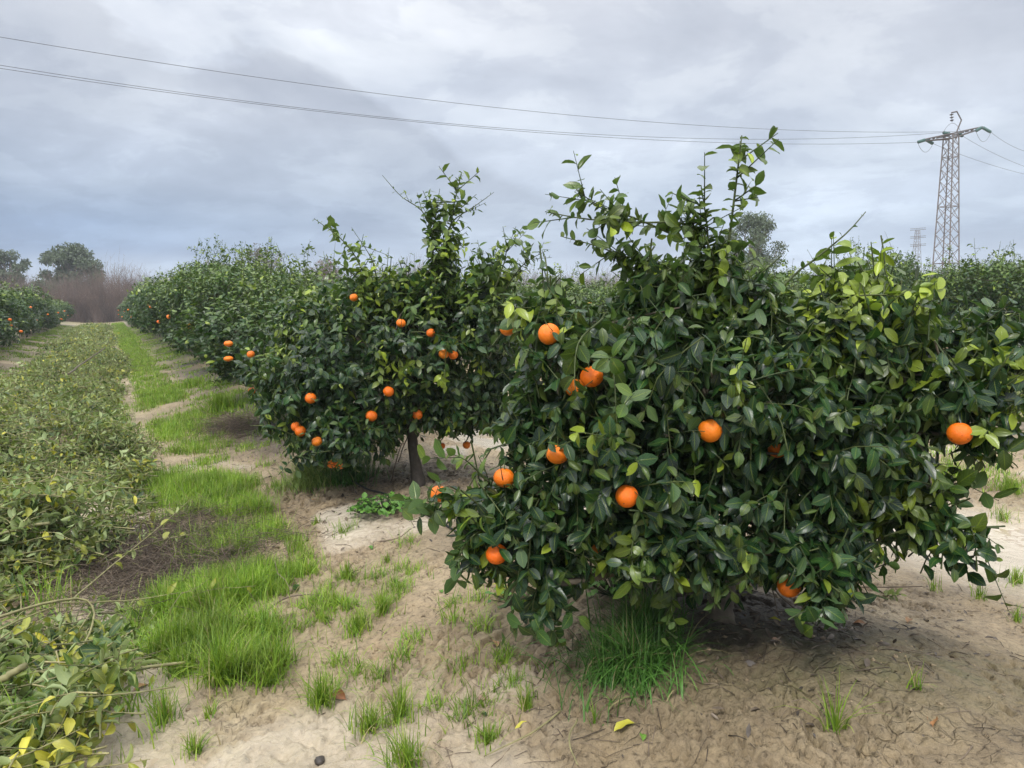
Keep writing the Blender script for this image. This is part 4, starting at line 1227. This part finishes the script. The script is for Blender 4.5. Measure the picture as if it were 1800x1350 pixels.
# ------------------------------------------------------------------ fallen leaves, twigs, stones, litter
def fallen_leaf(px, py, L, mat, tone, yg, label, seed, lift=.004, curl=.9, roll=.8, name='fallen_leaf', cat='leaf'):
    g = np.random.default_rng(seed)
    c_ = ground(px, py); c_[2] += lift
    a = g.random()*6.28
    D = np.array([[math.cos(a), math.sin(a), .35]]); Nn = unit(np.array([[g.normal(0, .3), g.normal(0, .3), 1.]]))
    p = leaves(c_[None], D, Nn, np.array([L]), np.array([L*.5]), np.array([curl]), np.array([roll]), np.array([tone]), np.array([yg]), 2, wave=.10)
    o_ = new_obj(name, mk_mesh(name, [p], [mat], origin=c_), None, Vector(c_))
    tag(o_, label, cat, 'fallen leaves on the mud')
FL = [
    (1115, 1278, .085, M_cut, .6, .8, 'curled yellow-green fallen leaf below the large grass clump'),
    (1500, 1100, .06, M_deadleaf, .2, 0, 'dead brown leaf on the dark litter right of the trunk'),
    (1595, 1095, .07, M_deadleaf, .5, 0, 'orange-brown dead leaf lying on the mud at right'),
    (608, 1238, .09, M_deadleaf, .0, 0, 'dark red-brown dead leaf beside the tall grass tuft'),
    (733, 1248, .06, M_cut, .9, .5, 'pale dry leaf leaning on the narrow grass tuft'),
    (767, 1143, .05, M_cut, .9, .8, 'thin yellow fallen leaf on the bare mud in the centre'),
    (777, 1041, .05, M_weed, .5, .4, 'green fallen leaf on the mud left of the hanging twigs'),
    (873, 1138, .08, M_deadleaf, .6, 0, 'tan curled dead leaf left of the lowest hanging leaves'),
    (648, 959, .06, M_weed, .4, .1, 'green leaf lying flat on the mud above the lone twig'),
    (855, 1255, .06, M_cut, .0, 0, 'dark green fallen leaf below the pinkish stones'),
    (931, 1270, .06, M_cut, .8, .9, 'yellow and brown fallen leaf by the dry grass stalks'),
    (1352, 1087, .05, M_cut, .9, .7, 'yellow-green fallen leaf on the litter below the lowest orange'),
    (1640, 1270, .07, M_deadleaf, .3, 0, 'brown fallen leaf in the lower right foreground'),
    (1755, 1130, .06, M_litter, .3, 0, 'dark fallen leaf on the mud near the right edge'),
    (488, 1072, .03, M_cut, .9, .9, 'small yellow fallen leaf under the curved twig'),
    (422, 1083, .04, M_cut, .9, .9, 'small yellow fallen leaf at the edge of the grass strip'),
    (545, 883, .05, M_deadleaf, .8, 0, 'pale dead leaf on the mud below the leaning grass'),
    (400, 1002, .05, M_cut, .9, .6, 'pale fallen leaf in the grass beside the bare mud'),
    (1130, 1310, .05, M_weed, .8, .6, 'small bright leaf below the curled yellow-green leaf'),
    (235, 1215, .07, M_deadleaf, .8, 0, 'orange-tan dead leaf at the end of the cut branches'),
]
for i, f in enumerate(FL):
    fallen_leaf(*f, 500+i)

def bunch(px, py, n, L, label, seed, mat=M_cut, yg=.6, tone=.3):
    """a fallen sprig: twig with its leaves"""
    g = np.random.default_rng(seed)
    c_ = ground(px, py); a = g.random()*6.28
    e = c_+np.array([math.cos(a)*.12, math.sin(a)*.12, .03])
    P = curve_path(c_+np.array([0, 0, .012]), e, 6, .1, g)[None]
    parts = [dict(shoot_leaves(P, np.array([[0, 0, 1.]]), n, g, L, 2, young=np.array([yg]), tone=np.array([tone]), hang=0, rollmax=1.4), m=0),
             dict(tubes(P, np.linspace(.003, .0015, 6)[None], 5), m=1)]
    o_ = new_obj('fallen_sprig', mk_mesh('fallen_sprig', parts, [mat, M_dry], origin=c_), None, Vector(c_))
    tag(o_, label, 'sprig', 'fallen sprigs')
bunch(890, 1058, 9, (.06, .09), 'fallen sprig of olive-yellow leaves left of the hanging twigs', 71)
bunch(1545, 1045, 12, (.04, .07), 'fallen leafy sprig lying under the right side of the big crown', 72, M_cut, .15, .3)
bunch(1330, 1045, 12, (.06, .09), 'fallen green leaves behind the big trunk', 73, M_cut, .3, .3)

def cut_branch(pts, r0, r1, label, mat=M_cuttwig, leavesn=0, seed=0, name='cut_branch', cat='branch', group='cut branches lying apart', lift=None):
    g = np.random.default_rng(seed)
    P = resample(pts, 14)[None]
    P = P+g.standard_normal(P.shape)*r0*.25
    parts = [dict(tubes(P, np.linspace(r0, r1, 14)[None], 9, tone=[.7]), m=1)]
    if leavesn:
        parts.append(dict(shoot_leaves(P, np.array([[0, 0, 1.]]), leavesn, g, (.055, .085), 2, young=np.array([.35]), tone=np.array([.3]), start=.35, hang=0, rollmax=1.8), m=0))
    org = P[0, 0].copy()
    o_ = new_obj(name, mk_mesh(name, parts, [M_cut, mat], origin=org), None, Vector(org))
    tag(o_, label, cat, group)

def gp_(px, py, up):
    q_ = ground(px, py)
    # the point 'up' metres above the ground that the camera sees at this pixel
    r = ray(px, py)
    k = (q_[2]+up-CAM_H)/r[2]
    return CAMP+r*k
cut_branch([gp_(-60, 1225, .16), gp_(0, 1195, .2), gp_(44, 1172, .22)], .016, .014, 'stout sawn branch end jutting from the heap at the left edge')
cut_branch([gp_(160, 1185, .10), gp_(230, 1176, .09), gp_(325, 1165, .07)], .009, .006, 'straight yellow-green branch stub pointing right out of the heap')
cut_branch([gp_(-30, 1095, .22), gp_(60, 1065, .24), gp_(140, 1052, .22), (gp_(165, 1075, .18)), gp_(155, 1120, .14), gp_(120, 1160, .12)], .007, .004, 'long branch bending down in a hook over the heap')
cut_branch([gp_(110, 1060, .2), gp_(230, 1055, .14), gp_(330, 1040, .14), gp_(450, 1030, .10)], .004, .0015, 'long thin twig reaching right over the grass from the heap', M_cuttwig, 7, 4)
cut_branch([gp_(85, 1300, .10), gp_(110, 1200, .2), gp_(160, 1150, .16), gp_(215, 1140, .10)], .004, .002, 'thin leafy twig arching above the yellow leaves', M_cuttwig, 12, 5)
cut_branch([gp_(120, 1060, .18), gp_(190, 1000, .16), gp_(270, 935, .2), gp_(335, 878, .22)], .005, .002, 'long leafy twig slanting up across the dry brushwood', M_cuttwig, 13, 6)
cut_branch([gp_(180, 990, .1), gp_(240, 965, .14), gp_(300, 945, .14), gp_(350, 938, .12)], .004, .002, 'short leafy twig lying on the brushwood', M_cuttwig, 8, 7)
cut_branch([gp_(90, 985, .1), gp_(160, 935, .16), gp_(215, 905, .14), gp_(255, 885, .14)], .004, .002, 'leafy twig at the upper left of the brushwood', M_cuttwig, 8, 8)
cut_branch([gp_(120, 658, .35), gp_(150, 635, .40), gp_(185, 612, .55)], .018, .012, 'bare dark branch sticking up from the far part of the heap', M_bark)
cut_branch([gp_(465, 1075, .01), gp_(500, 1052, .025), gp_(535, 1045, .03), gp_(565, 1047, .015)], .006, .003, 'curved dark twig lying on the mud in front of the paired tufts', M_dry)
cut_branch([gp_(668, 952, .01), gp_(700, 945, .02), gp_(722, 930, .02)], .006, .003, 'thin dark twig on the mud right of the leafy weed', M_dry)
cut_branch([gp_(1480, 1030, .02), gp_(1540, 1032, .03), gp_(1620, 1031, .03)], .004, .003, 'straight thin stick lying in the wet mud at right', M_dry)
cut_branch([gp_(1345, 1015, .25), gp_(1375, 1050, .15), gp_(1415, 1085, .05), gp_(1452, 1110, .005)], .004, .003, 'dark bare twig slanting down to the ground below the lowest orange', M_dry)
cut_branch([gp_(1352, 1010, .25), gp_(1360, 1045, .12), gp_(1368, 1080, .005)], .003, .002, 'short bare twig hanging to the ground beside the slanting one', M_dry)
cut_branch([gp_(985, 1250, .01), gp_(940, 1285, .02), gp_(890, 1310, .015), (gp_(850, 1330, .01))], .0035, .002, 'long dry grass stalk lying below the hanging leaves', M_cuttwig)
cut_branch([gp_(1015, 1265, .02), gp_(1000, 1300, .03), gp_(1015, 1345, .02)], .003, .002, 'dry straw stalk crossing the long one at the bottom edge', M_cuttwig)
cut_branch([gp_(700, 812, .01), gp_(712, 778, .2), gp_(722, 758, .32)], .005, .004, 'thin upright stick left of the second tree trunk', M_dry)
cut_branch([gp_(688, 848, .01), gp_(695, 815, .15), gp_(706, 780, .28)], .005, .004, 'thin leaning stick farther left of the second tree trunk', M_dry)

# drip hose lying along the row
def hose(s0, s1, w, label, seed):
    g = np.random.default_rng(seed)
    s = np.linspace(s0, s1, 120); wv = w+.05*np.sin(s*1.7+g.random())+.04*np.sin(s*.6)
    x, y = xy(s, wv)
    P = np.stack([x, y, height(x, y, False)+.014], -1)[None]
    org = P[0, 0].copy()
    o_ = new_obj('drip_hose', mk_mesh('drip_hose', [tubes(P, np.full((1, 120), .008), 8, tone=[.3])], [M_hose], origin=org), None, Vector(org))
    tag(o_, label, 'hose', 'irrigation hoses')
hose(4.2, 12, 1.72, 'black drip hose on the ground under the second and third trees', 1)
hose(-3, 14, 7.35, 'black drip hose on the bare mound behind the orange hanging at the right', 2)

# stones
def stone(px, py, r, label, seed, mat=M_stone):
    import bmesh
    c_ = ground(px, py)
    bm = bmesh.new(); bmesh.ops.create_icosphere(bm, subdivisions=3, radius=r)
    g = random.Random(seed); k = [g.uniform(.7, 1.2) for _ in range(3)]
    for v in bm.verts:
        f = 1+.12*math.sin(v.co.x/r*3+seed)*math.sin(v.co.y/r*4+1)+.06*math.sin(v.co.z/r*9+v.co.x/r*7)
        v.co = Vector((v.co.x*k[0]*f, v.co.y*k[1]*f, v.co.z*.65*f+r*.25))
    for f in bm.faces: f.smooth = True
    me = bpy.data.meshes.new('stone'); bm.to_mesh(me); bm.free(); me.materials.append(mat)
    o_ = new_obj('stone', me, None, Vector(c_))
    tag(o_, label, 'stone', 'small stones')
stone(803, 1190, .016, 'rounded pinkish stone on the mud, upper of two', 1)
stone(847, 1220, .014, 'rounded pinkish stone on the mud, lower of two', 2)
stone(562, 1340, .022, 'dark wet stone at the bottom edge', 3, M_litter)
stone(1246, 1150, .010, 'tiny white pebble on the dark litter below the trunk', 4)
stone(1362, 1133, .010, 'tiny pale pebble on the litter right of the trunk', 5)

# moss tuft
g = np.random.default_rng(8); c_ = ground(521, 1036)
pp = c_+unit(g.standard_normal((700, 3)))*np.array([.022, .022, .018])*g.uniform(.5, 1, (700, 1)); pp[:, 2] += .008
o_ = new_obj('moss_cushion', mk_mesh('moss_cushion', [blades(pp, g.uniform(.008, .014, 700), g.uniform(.2, 1.2, 700), np.full(700, .0015), g.random(700)*.4, 2)], [M_grass_d], origin=c_), None, Vector(c_))
tag(o_, 'small round dark green moss cushion on the mud above the curved twig', 'moss')

# leaf litter and clods scattered on the ground
def litter(n, ctr, spread, seed, L=(.02, .06)):
    g = np.random.default_rng(seed)
    x = ctr[0]+g.standard_normal(n)*spread[0]; y = ctr[1]+g.standard_normal(n)*spread[1]
    p = np.stack([x, y, height(x, y)+.002], -1)
    a = g.random(n)*6.28
    D = unit(np.stack([np.cos(a), np.sin(a), g.normal(.1, .3, n)], -1)); Nn = unit(np.array([0, 0, 1.])+g.standard_normal((n, 3))*.35)
    Ll = g.uniform(*L, n)
    return leaves(p, D, Nn, Ll, Ll*g.uniform(.25, .5, n), g.normal(.6, .6, n), np.abs(g.normal(.6, .5, n)), g.random(n)**1.5, np.zeros(n), 1)

def litter_twigs(n, ctr, spread, seed):
    g = np.random.default_rng(seed)
    x = ctr[0]+g.standard_normal(n)*spread[0]; y = ctr[1]+g.standard_normal(n)*spread[1]
    a = g.random(n)*6.28; l_ = g.uniform(.03, .14, n); t = np.linspace(-.5, .5, 4)
    X_ = x[:, None]+np.cos(a)[:, None]*l_[:, None]*t; Y_ = y[:, None]+np.sin(a)[:, None]*l_[:, None]*t
    Z_ = height(X_, Y_)+.003
    P = np.stack([X_, Y_, Z_], -1)
    return tubes(P, g.uniform(.0008, .0022, n)[:, None]*np.linspace(1, .7, 4)[None], 4, tone=g.random(n)**1.5)
lm = [litter(600, (tr1[0]+.15, tr1[1]-.05), (.42, .35), 91), litter(500, (tr2[0], tr2[1]), (.6, .6), 92),
      litter(90, (.6, 3.3), (1.6, .9), 93, (.012, .035)), litter(700, (-2.2, 8.6), (.6, .9), 94), litter(110, (2.6, 3.6), (1.0, .7), 96, (.015, .045))]
lt = [litter_twigs(260, (tr1[0]+.1, tr1[1]-.05), (.5, .4), 95), litter_twigs(300, (tr2[0], tr2[1]), (.7, .6), 97),
      litter_twigs(110, (.5, 3.4), (1.7, .9), 98), litter_twigs(500, (-2.2, 8.6), (.7, 1.0), 99), litter_twigs(90, (.35, 2.6), (.3, .25), 100)]
me = mk_mesh('leaf_litter', [dict(p, m=0) for p in lm]+[dict(p, m=1) for p in lt], [M_litter, M_dry])
tag(new_obj('leaf_litter', me), 'dark dead leaves and twig bits littering the soil around the trunks', 'leaf litter', kind='stuff')
# crumbs of soil
g = np.random.default_rng(12); n_ = 5200
x = g.uniform(-2.2, 4.2, n_); y = g.uniform(2.1, 6.5, n_); keep = g.random(n_) < (1-wetmask(x, y))*sstep(.4, .6, fbm(x, y, 1.4, 3))
x, y = x[keep], y[keep]; n_ = len(x); r = .003+.012*g.random(n_)**4
octv = np.array([[1, 0, 0], [-1, 0, 0], [0, 1, 0], [0, -1, 0], [0, 0, 1], [0, 0, -1.], [.6, .6, .5], [-.6, .6, .4], [-.6, -.6, .5], [.6, -.6, .4]])
cv = octv[:6][None]*r[:, None, None]*g.uniform(.6, 1.3, (n_, 6, 3))
a = g.random(n_)*6.28; ca, sa = np.cos(a)[:, None], np.sin(a)[:, None]
cvx = cv[..., 0]*ca-cv[..., 1]*sa; cvy = cv[..., 0]*sa+cv[..., 1]*ca
cv = np.stack([cvx+x[:, None], cvy+y[:, None], cv[..., 2]*.7+height(x, y)[:, None]], -1)
tri = np.array([[0, 2, 4], [2, 1, 4], [1, 3, 4], [3, 0, 4], [2, 0, 5], [1, 2, 5], [3, 1, 5], [0, 3, 5]])
fi = (np.arange(n_)[:, None, None]*6+tri[None]).reshape(-1, 3)
cc = np.zeros((n_, 6, 4)); cc[..., 0] = (g.random(n_)*.25)[:, None]
me = mk_mesh('soil_crumbs', [dict(v=cv.reshape(-1, 3), f=[fi], col=cc.reshape(-1, 4))], [M_mud])
tag(new_obj('soil_crumbs', me), 'small crumbs and clods of soil scattered over the mud', 'soil crumbs', kind='stuff')

# ------------------------------------------------------------------ far thicket and trees
def thicket(x0, x1, d, ztop, nsh, seed, thick=7, per=75):
    """bare winter shrubs: stems fanning from each foot, ending in a haze of fine twigs; photo columns x0..x1 at depth d"""
    g = np.random.default_rng(seed)
    px = np.linspace(x0, x1, nsh)+g.normal(0, 8, nsh)
    y = d+g.uniform(0, thick, nsh); x = (px-900)/FPX*y
    big = .62+.62*fbm(x*.35+seed, y*.1, .6, 3)+g.normal(0, .12, nsh)
    Hs = ztop*np.clip(big, .45, 1.4)
    tn = np.clip(.5+g.normal(0, .28, nsh), 0, 1)
    k = 4; t = np.linspace(0, 1, k)
    def rep_(a_, m): return np.repeat(a_, m)
    n = nsh*per
    X0, Y0, HH, TN = (rep_(v, per) for v in (x, y, Hs, tn))
    base = np.stack([X0+g.normal(0, .35, n), Y0+g.normal(0, .35, n), height(X0, Y0, False)], -1)
    dirv = unit(np.stack([g.normal(0, .32, n), g.normal(0, .32, n), np.ones(n)], -1))
    ln = HH*g.uniform(.45, 1.05, n)
    P = base[:, None, :]+dirv[:, None, :]*(ln[:, None, None]*t[None, :, None])+g.standard_normal((n, k, 3))*.06*t[None, :, None]
    A = tubes(P, g.uniform(.008, .022, n)[:, None]*np.linspace(1, .3, k)[None], 3, cap=False, tone=np.clip(TN+g.normal(0, .12, n), 0, 1))
    # twigs springing from the stems
    m = 5; j = np.repeat(np.arange(n), m); u = g.uniform(.35, 1, n*m)
    o_ = base[j]+dirv[j]*(ln[j]*u)[:, None]
    dt = unit(dirv[j]+g.normal(0, .55, (n*m, 3))); l2 = g.uniform(.35, 1.0, n*m)
    P2 = o_[:, None, :]+dt[:, None, :]*l2[:, None, None]*np.linspace(0, 1, 3)[None, :, None]
    B = tubes(P2, g.uniform(.005, .011, n*m)[:, None]*np.linspace(1, .4, 3)[None], 3, cap=False, tone=np.clip(TN[j]+g.normal(0, .15, n*m), 0, 1))
    off = len(A['v'])
    return dict(v=np.concatenate([A['v'], B['v']]), f=A['f']+[f_+off for f_ in B['f']], col=np.concatenate([A['col'], B['col']]))

th = [dict(thicket(-150, 330, 76, 5.3, 90, 1), m=0), dict(thicket(300, 760, 80, 5.3, 70, 2), m=0), dict(thicket(-200, 300, 82, 5.6, 40, 3), m=1),
      dict(thicket(720, 1100, 110, 5.4, 60, 4), m=0), dict(thicket(1050, 1900, 130, 5.2, 90, 5, 10), m=1)]
me = mk_mesh('thicket', th, [M_thick, M_thickg])
tag(new_obj('thicket', me), 'reddish brown mass of bare winter thicket along the far edge of the orchard', 'thicket', kind='stuff')

def far_tree(px, d, top_py, bot_py, wpx, name, label, seed, mat=M_euca, n=5200, L=.28, gapy=.5):
    g = np.random.default_rng(seed)
    x = (px-900)/FPX*d; base = np.array([x, d, float(height(np.array([x]), np.array([d]), False)[0])])
    ztop = at(px, top_py, d)[2]; zb = at(px, bot_py, d)[2]; W_ = wpx/FPX*d*.5
    Hc = ztop-zb
    root = new_obj(name, None, None, Vector(base)); tag(root, label, 'tree', 'tall trees beyond the orchard')
    C, Rr = [], []
    for i in range(44):
        z = zb+Hc*g.uniform(.08, .9); f = math.sin(math.pi*min(1, max(.12, (z-zb)/Hc*.8+.15)))
        a = g.random()*6.28; r = W_*f*g.uniform(.25, 1.0)
        C.append([x+math.cos(a)*r, d+math.sin(a)*r, z]); q_ = g.uniform(.13, .30)*W_
        Rr.append([q_*1.1, q_*1.1, q_*g.uniform(.7, 1.1)])
    C = np.array(C); Rr = np.array(Rr)
    bi = g.integers(0, len(C), n); dv = unit(g.standard_normal((n, 3)))*(g.random((n, 1))**.4)
    P = C[bi]+Rr[bi]*dv*1.05
    D = unit(g.standard_normal((n, 3))+np.array([0, 0, -.5])); Nn = unit(g.standard_normal((n, 3))+np.array([0, 0, .5]))
    Ll = g.uniform(.5, 1.1, n)*L
    fol = leaves(P, D, Nn, Ll, Ll*.42, g.normal(.4, .3, n), np.abs(g.normal(.3, .3, n)), np.clip(.5*g.random(len(C))[bi]+.5*g.random(n), 0, 1), g.random(n)*.2, 0)
    new_obj('crown', mk_mesh('crown', [fol], [mat], origin=base), root)
    parts = []
    mid = np.array([x, d, zb+Hc*.2])
    parts.append(tubes(curve_path(base, mid, 8, .03, g)[None], np.linspace(.03, .02, 8)[None]*(ztop-base[2]), 8))
    for c_ in C:
        parts.append(tubes(curve_path(mid-np.array([0, 0, g.random()*Hc*.1]), c_, 7, .08, g)[None], np.linspace(.016, .004, 7)[None]*(ztop-base[2])*.7, 5))
    new_obj('trunk', mk_mesh('trunk', parts, [M_ebark], origin=base), root)

far_tree(137, 92, 428, 515, 112, 'eucalyptus_tree', 'round green tree above the brown thicket at the far left', 11, n=12000, L=.46)
far_tree(28, 92, 440, 520, 78, 'eucalyptus_tree', 'grey-green tree at the left edge of the picture above the thicket', 12, n=8000, L=.44)
far_tree(-25, 92, 452, 520, 70, 'eucalyptus_tree', 'darker tree cut by the left edge of the picture', 19, n=3000, L=.38)
far_tree(1320, 62, 374, 505, 128, 'eucalyptus_tree', 'tall grey-green tree standing behind the tallest shoots of the big orange tree', 13, n=14000, L=.26)
far_tree(470, 84, 426, 510, 90, 'brown_tree', 'brownish tree rising above the hedge of orange trees at left', 14, mat=M_thickg, n=3000, L=.28)
far_tree(390, 86, 455, 510, 60, 'brown_tree', 'low dull tree at the far end above the hedge, left of the brownish one', 15, mat=M_thickg, n=1800, L=.3)
far_tree(575, 84, 456, 510, 70, 'brown_tree', 'low reddish brown tree right of the brownish one', 16, mat=M_thick, n=2200, L=.26)
far_tree(1594, 95, 452, 515, 44, 'eucalyptus_tree', 'small dark tree left of the lattice towers', 17, n=1800, L=.3)
far_tree(1712, 100, 462, 510, 34, 'eucalyptus_tree', 'small round tree just right of the big lattice tower', 18, mat=M_thickg, n=1400, L=.3)
far_tree(1768, 100, 460, 510, 34, 'eucalyptus_tree', 'small dark tree near the right edge of the picture', 20, n=1500, L=.3)
far_tree(85, 80, 490, 540, 70, 'shrub_tree', 'grey-green bushy tree in front of the brown thicket', 21, n=2600, L=.3)

# ------------------------------------------------------------------ lattice tower
def bars(lst, r):
    P = np.array([[a, b_] for a, b_ in lst], float)
    return tubes(P, np.full(P.shape[:2], r), 4)

def lattice(base, H, w0, w1, rot, nb, r_leg, r_br):
    def corner(i, z):
        h = w0+(w1-w0)*z/H; a = rot+i*math.pi/2+math.pi/4
        return base+np.array([math.cos(a)*h*.7071, math.sin(a)*h*.7071, z])
    zs = [0]; step = H/nb*1.25
    for i in range(nb):
        zs.append(zs[-1]+step*(1-.4*i/nb))
    zs = np.array(zs)*H/zs[-1]
    legs = [bars([(corner(i, 0), corner(i, H))], r_leg) for i in range(4)]
    br = []
    for j in range(nb):
        for i in range(4):
            k = (i+1) % 4
            br.append((corner(i, zs[j]), corner(k, zs[j+1]))); br.append((corner(k, zs[j]), corner(i, zs[j+1])))
    hz = []
    for j in range(3, nb+1, 4):
        for i in range(4): hz.append((corner(i, zs[j]), corner((i+1) % 4, zs[j])))
    for i in range(4): hz.append((corner(i, H), corner((i+1) % 4, H)))
    return legs, bars(br, r_br), bars(hz, r_br*1.2)

TD = 54.0
top_c = at(1672, 238, TD); TH = top_c[2]
tb = np.array([top_c[0], top_c[1], 0.0])
L_end = at(1626, 246, TD-1.0); R_end = at(1727, 224, TD+.5)
troot = new_obj('lattice_tower', None, None, Vector(tb))
tag(troot, 'tall steel lattice power tower with green glass insulators standing at the right', 'power tower', 'power towers')
tb2 = tb.copy()
legs, br, hz = lattice(tb2, TH, 1.38, .68, R(30), 13, .05, .022)
for lg in legs:
    new_obj('leg', mk_mesh('leg', [lg], [M_steel], False, tb), troot)
new_obj('bracing', mk_mesh('bracing', [br, hz], [M_steel], False, tb), troot)
# crossarm: a tapering box truss
ax = unit(R_end-L_end); mid = tb2+np.array([0, 0, TH])
Lh = L_end.copy(); Rh = R_end.copy()
arm = []
pe = unit(np.cross(ax, [0, 0, 1.]))*.28
for E in (Lh, Rh):
    for sgn in (-1, 1):
        arm.append((mid+pe*sgn+np.array([0, 0, .12]), E+np.array([0, 0, .05])))
        arm.append((mid+pe*sgn-np.array([0, 0, .22]), E-np.array([0, 0, .05])))
    for j in range(1, 6):
        f = j/6
        a_ = mid*(1-f)+E*f
        arm.append((a_+pe*(1-f), a_-pe*(1-f)))
new_obj('crossarm', mk_mesh('crossarm', [bars(arm, .045)], [M_steel_d], False, tb), troot)
# bent bracket on top
bk = [at(1682, 231, TD), at(1690, 211, TD), at(1682, 196, TD), at(1672.5, 198, TD)]
new_obj('bracket', mk_mesh('bracket', [bars([(bk[i], bk[i+1]) for i in range(3)], .05)], [M_steel_d], False, tb), troot)

def insulator(a, b_, mat, nd, rd, parent):
    a = np.asarray(a); b_ = np.asarray(b_); parts = [dict(tubes(np.array([[a, b_]]), np.full((1, 2), .02), 5), m=1)]
    d = unit(b_-a)
    for i in range(nd):
        c_ = a+(b_-a)*((i+.7)/(nd+.4)); h = np.linalg.norm(b_-a)/(nd+1)*.28
        P = np.array([[c_-d*h, c_-d*h*.3, c_+d*h*.3, c_+d*h]])
        parts.append(dict(tubes(P, np.array([[.03, rd, rd*.9, .05]]), 14), m=0))
    new_obj('insulator', mk_mesh('insulator', parts, [mat, M_steel_d], True, tb), parent)
INS = {
    'LL': (L_end, at(1613, 250, TD-1.4)), 'LR': (L_end+ax*.1, at(1640, 252.5, TD-.2)),
    'RL': (R_end-ax*.1, at(1715.5, 230, TD)), 'RR': (R_end, at(1742, 232.5, TD+1.2)),
    'CL': (at(1669, 235, TD), at(1658, 233, TD-.6)), 'CR': (at(1685, 236, TD), at(1692, 239, TD+.6))}
for kx, (a_, b_) in INS.items():
    insulator(a_, b_, M_glassins, 6, .115, troot)
insulator(bk[3], at(1673.5, 215, TD), M_steel_d, 3, .13, troot)
# hanging jumper loops
def jumper(a, b_, sag, up=False):
    t = np.linspace(0, 1, 16)[:, None]
    P = a*(1-t)+b_*t; P[:, 2] += (1 if up else -1)*sag*4*t[:, 0]*(1-t[:, 0])
    new_obj('jumper_wire', mk_mesh('jumper_wire', [tubes(P[None], np.full((1, 16), .012), 5)], [M_wire], True, tb), troot)
jumper(INS['LL'][1], INS['LR'][1], .62)
jumper(INS['RL'][1], INS['RR'][1], .70)
jumper(INS['CL'][1], INS['CR'][1], .75, True)

# conductors
def wire(a, pts, label, zfar, ext=1.35):
    """a: tower end; pts: two photo pixels the wire passes, the last taken at height zfar"""
    (mx, my), (ex, ey) = pts
    r = ray(ex, ey); E = CAMP+r*((zfar-CAM_H)/r[2])
    # where the camera ray at the middle pixel crosses the wire's vertical plane
    r = ray(mx, my); d2 = (E-a)[:2]; nrm = np.array([-d2[1], d2[0]])
    k = np.dot(a[:2]-CAMP[:2], nrm)/np.dot(r[:2], nrm); M_ = CAMP+r*k
    L_ = np.linalg.norm(d2); u = np.linalg.norm((M_-a)[:2])/L_
    # z = a.z + b u + c u^2
    A = np.array([[1, 1], [u, u*u]]); bb = np.array([E[2]-a[2], M_[2]-a[2]]); b1, c1_ = np.linalg.solve(A, bb)
    t = np.linspace(0, ext, 70)
    P = np.zeros((70, 3)); P[:, :2] = a[:2]+t[:, None]*d2; P[:, 2] = a[2]+b1*t+c1_*t*t
    o_ = new_obj('power_line', mk_mesh('power_line', [tubes(P[None], np.full((1, 70), .011), 5)], [M_wire], True, a), None, Vector(a))
    tag(o_, label, 'power line', 'power lines')
zf = TH-.2
wire(INS['RL'][1], [(900, 192), (0, 65)], 'upper of the three wires crossing the sky to the left of the tower', zf)
wire(INS['CL'][1], [(900, 226.5), (0, 114.5)], 'middle of the three wires crossing the sky to the left of the tower', zf-.4)
wire(INS['LL'][1], [(900, 229.5), (0, 120)], 'lowest of the three wires crossing the sky to the left of the tower', zf-.5)
def wire2(a, p1, p2, label, d2):
    b_ = at(*p2, d2); t = np.linspace(0, 1.6, 30)[:, None]
    P = a*(1-t)+b_*t; P[:, 2] -= .35*4*(t[:, 0]*(1.6-t[:, 0]))/2.56
    o_ = new_obj('power_line', mk_mesh('power_line', [tubes(P[None], np.full((1, 30), .011), 5)], [M_wire], True, a), None, Vector(a))
    tag(o_, label, 'power line', 'power lines')
wire2(INS['RR'][1], None, (1800, 257), 'top wire running off right from the end of the crossarm', TD*1.03)
wire2(INS['CR'][1], None, (1800, 284), 'middle wire running off right from the tower body', TD*1.05)
wire2(INS['LR'][1], None, (1800, 298), 'lowest wire running off right behind the tower', TD*1.08)

# distant three-armed tower
D2 = 185.0
b2 = at(1613, 404, D2); H2 = b2[2]; b2 = np.array([b2[0], b2[1], 0.])
r2 = new_obj('lattice_tower', None, None, Vector(b2))
tag(r2, 'small far lattice power tower with three level crossarms', 'power tower', 'power towers')
legs, br, hz = lattice(b2, H2, 2.3, .75, R(35), 10, .05, .028)
for lg in legs: new_obj('leg', mk_mesh('leg', [lg], [M_steel], False, b2), r2)
new_obj('bracing', mk_mesh('bracing', [br, hz], [M_steel], False, b2), r2)
for (ly, ry) in ((405, 403), (419, 417), (433, 431)):
    A_, B_ = at(1600, ly, D2), at(1627.5, ry, D2)
    new_obj('crossarm', mk_mesh('crossarm', [bars([(A_, B_), (A_+[0, 0, .35], B_+[0, 0, .35])], .06)], [M_steel_d], False, b2), r2)


# ------------------------------------------------------------------ haze: one closed box of thin moist air
hx0, hx1, hy0, hy1, hz0, hz1 = -1600, 1600, -90, 2600, -4.0, 30.0
hv = np.array([[x_, y_, z_] for z_ in (hz0, hz1) for y_ in (hy0, hy1) for x_ in (hx0, hx1)])
hf = np.array([[0, 2, 3, 1], [4, 5, 7, 6], [0, 1, 5, 4], [2, 6, 7, 3], [0, 4, 6, 2], [1, 3, 7, 5]])
M_haze = bpy.data.materials.new('haze'); M_haze.use_nodes = True
n_, l_ = M_haze.node_tree.nodes, M_haze.node_tree.links
n_.clear(); ho = n_.new('ShaderNodeOutputMaterial'); pv = n_.new('ShaderNodeVolumePrincipled')
pv.inputs['Color'].default_value = (.86, .91, 1.0, 1); pv.inputs['Density'].default_value = .0009
l_.new(pv.outputs[0], ho.inputs['Volume'])
tag(new_obj('haze', mk_mesh('haze', [dict(v=hv, f=[hf])], [M_haze], smooth=False)), kind='stuff')
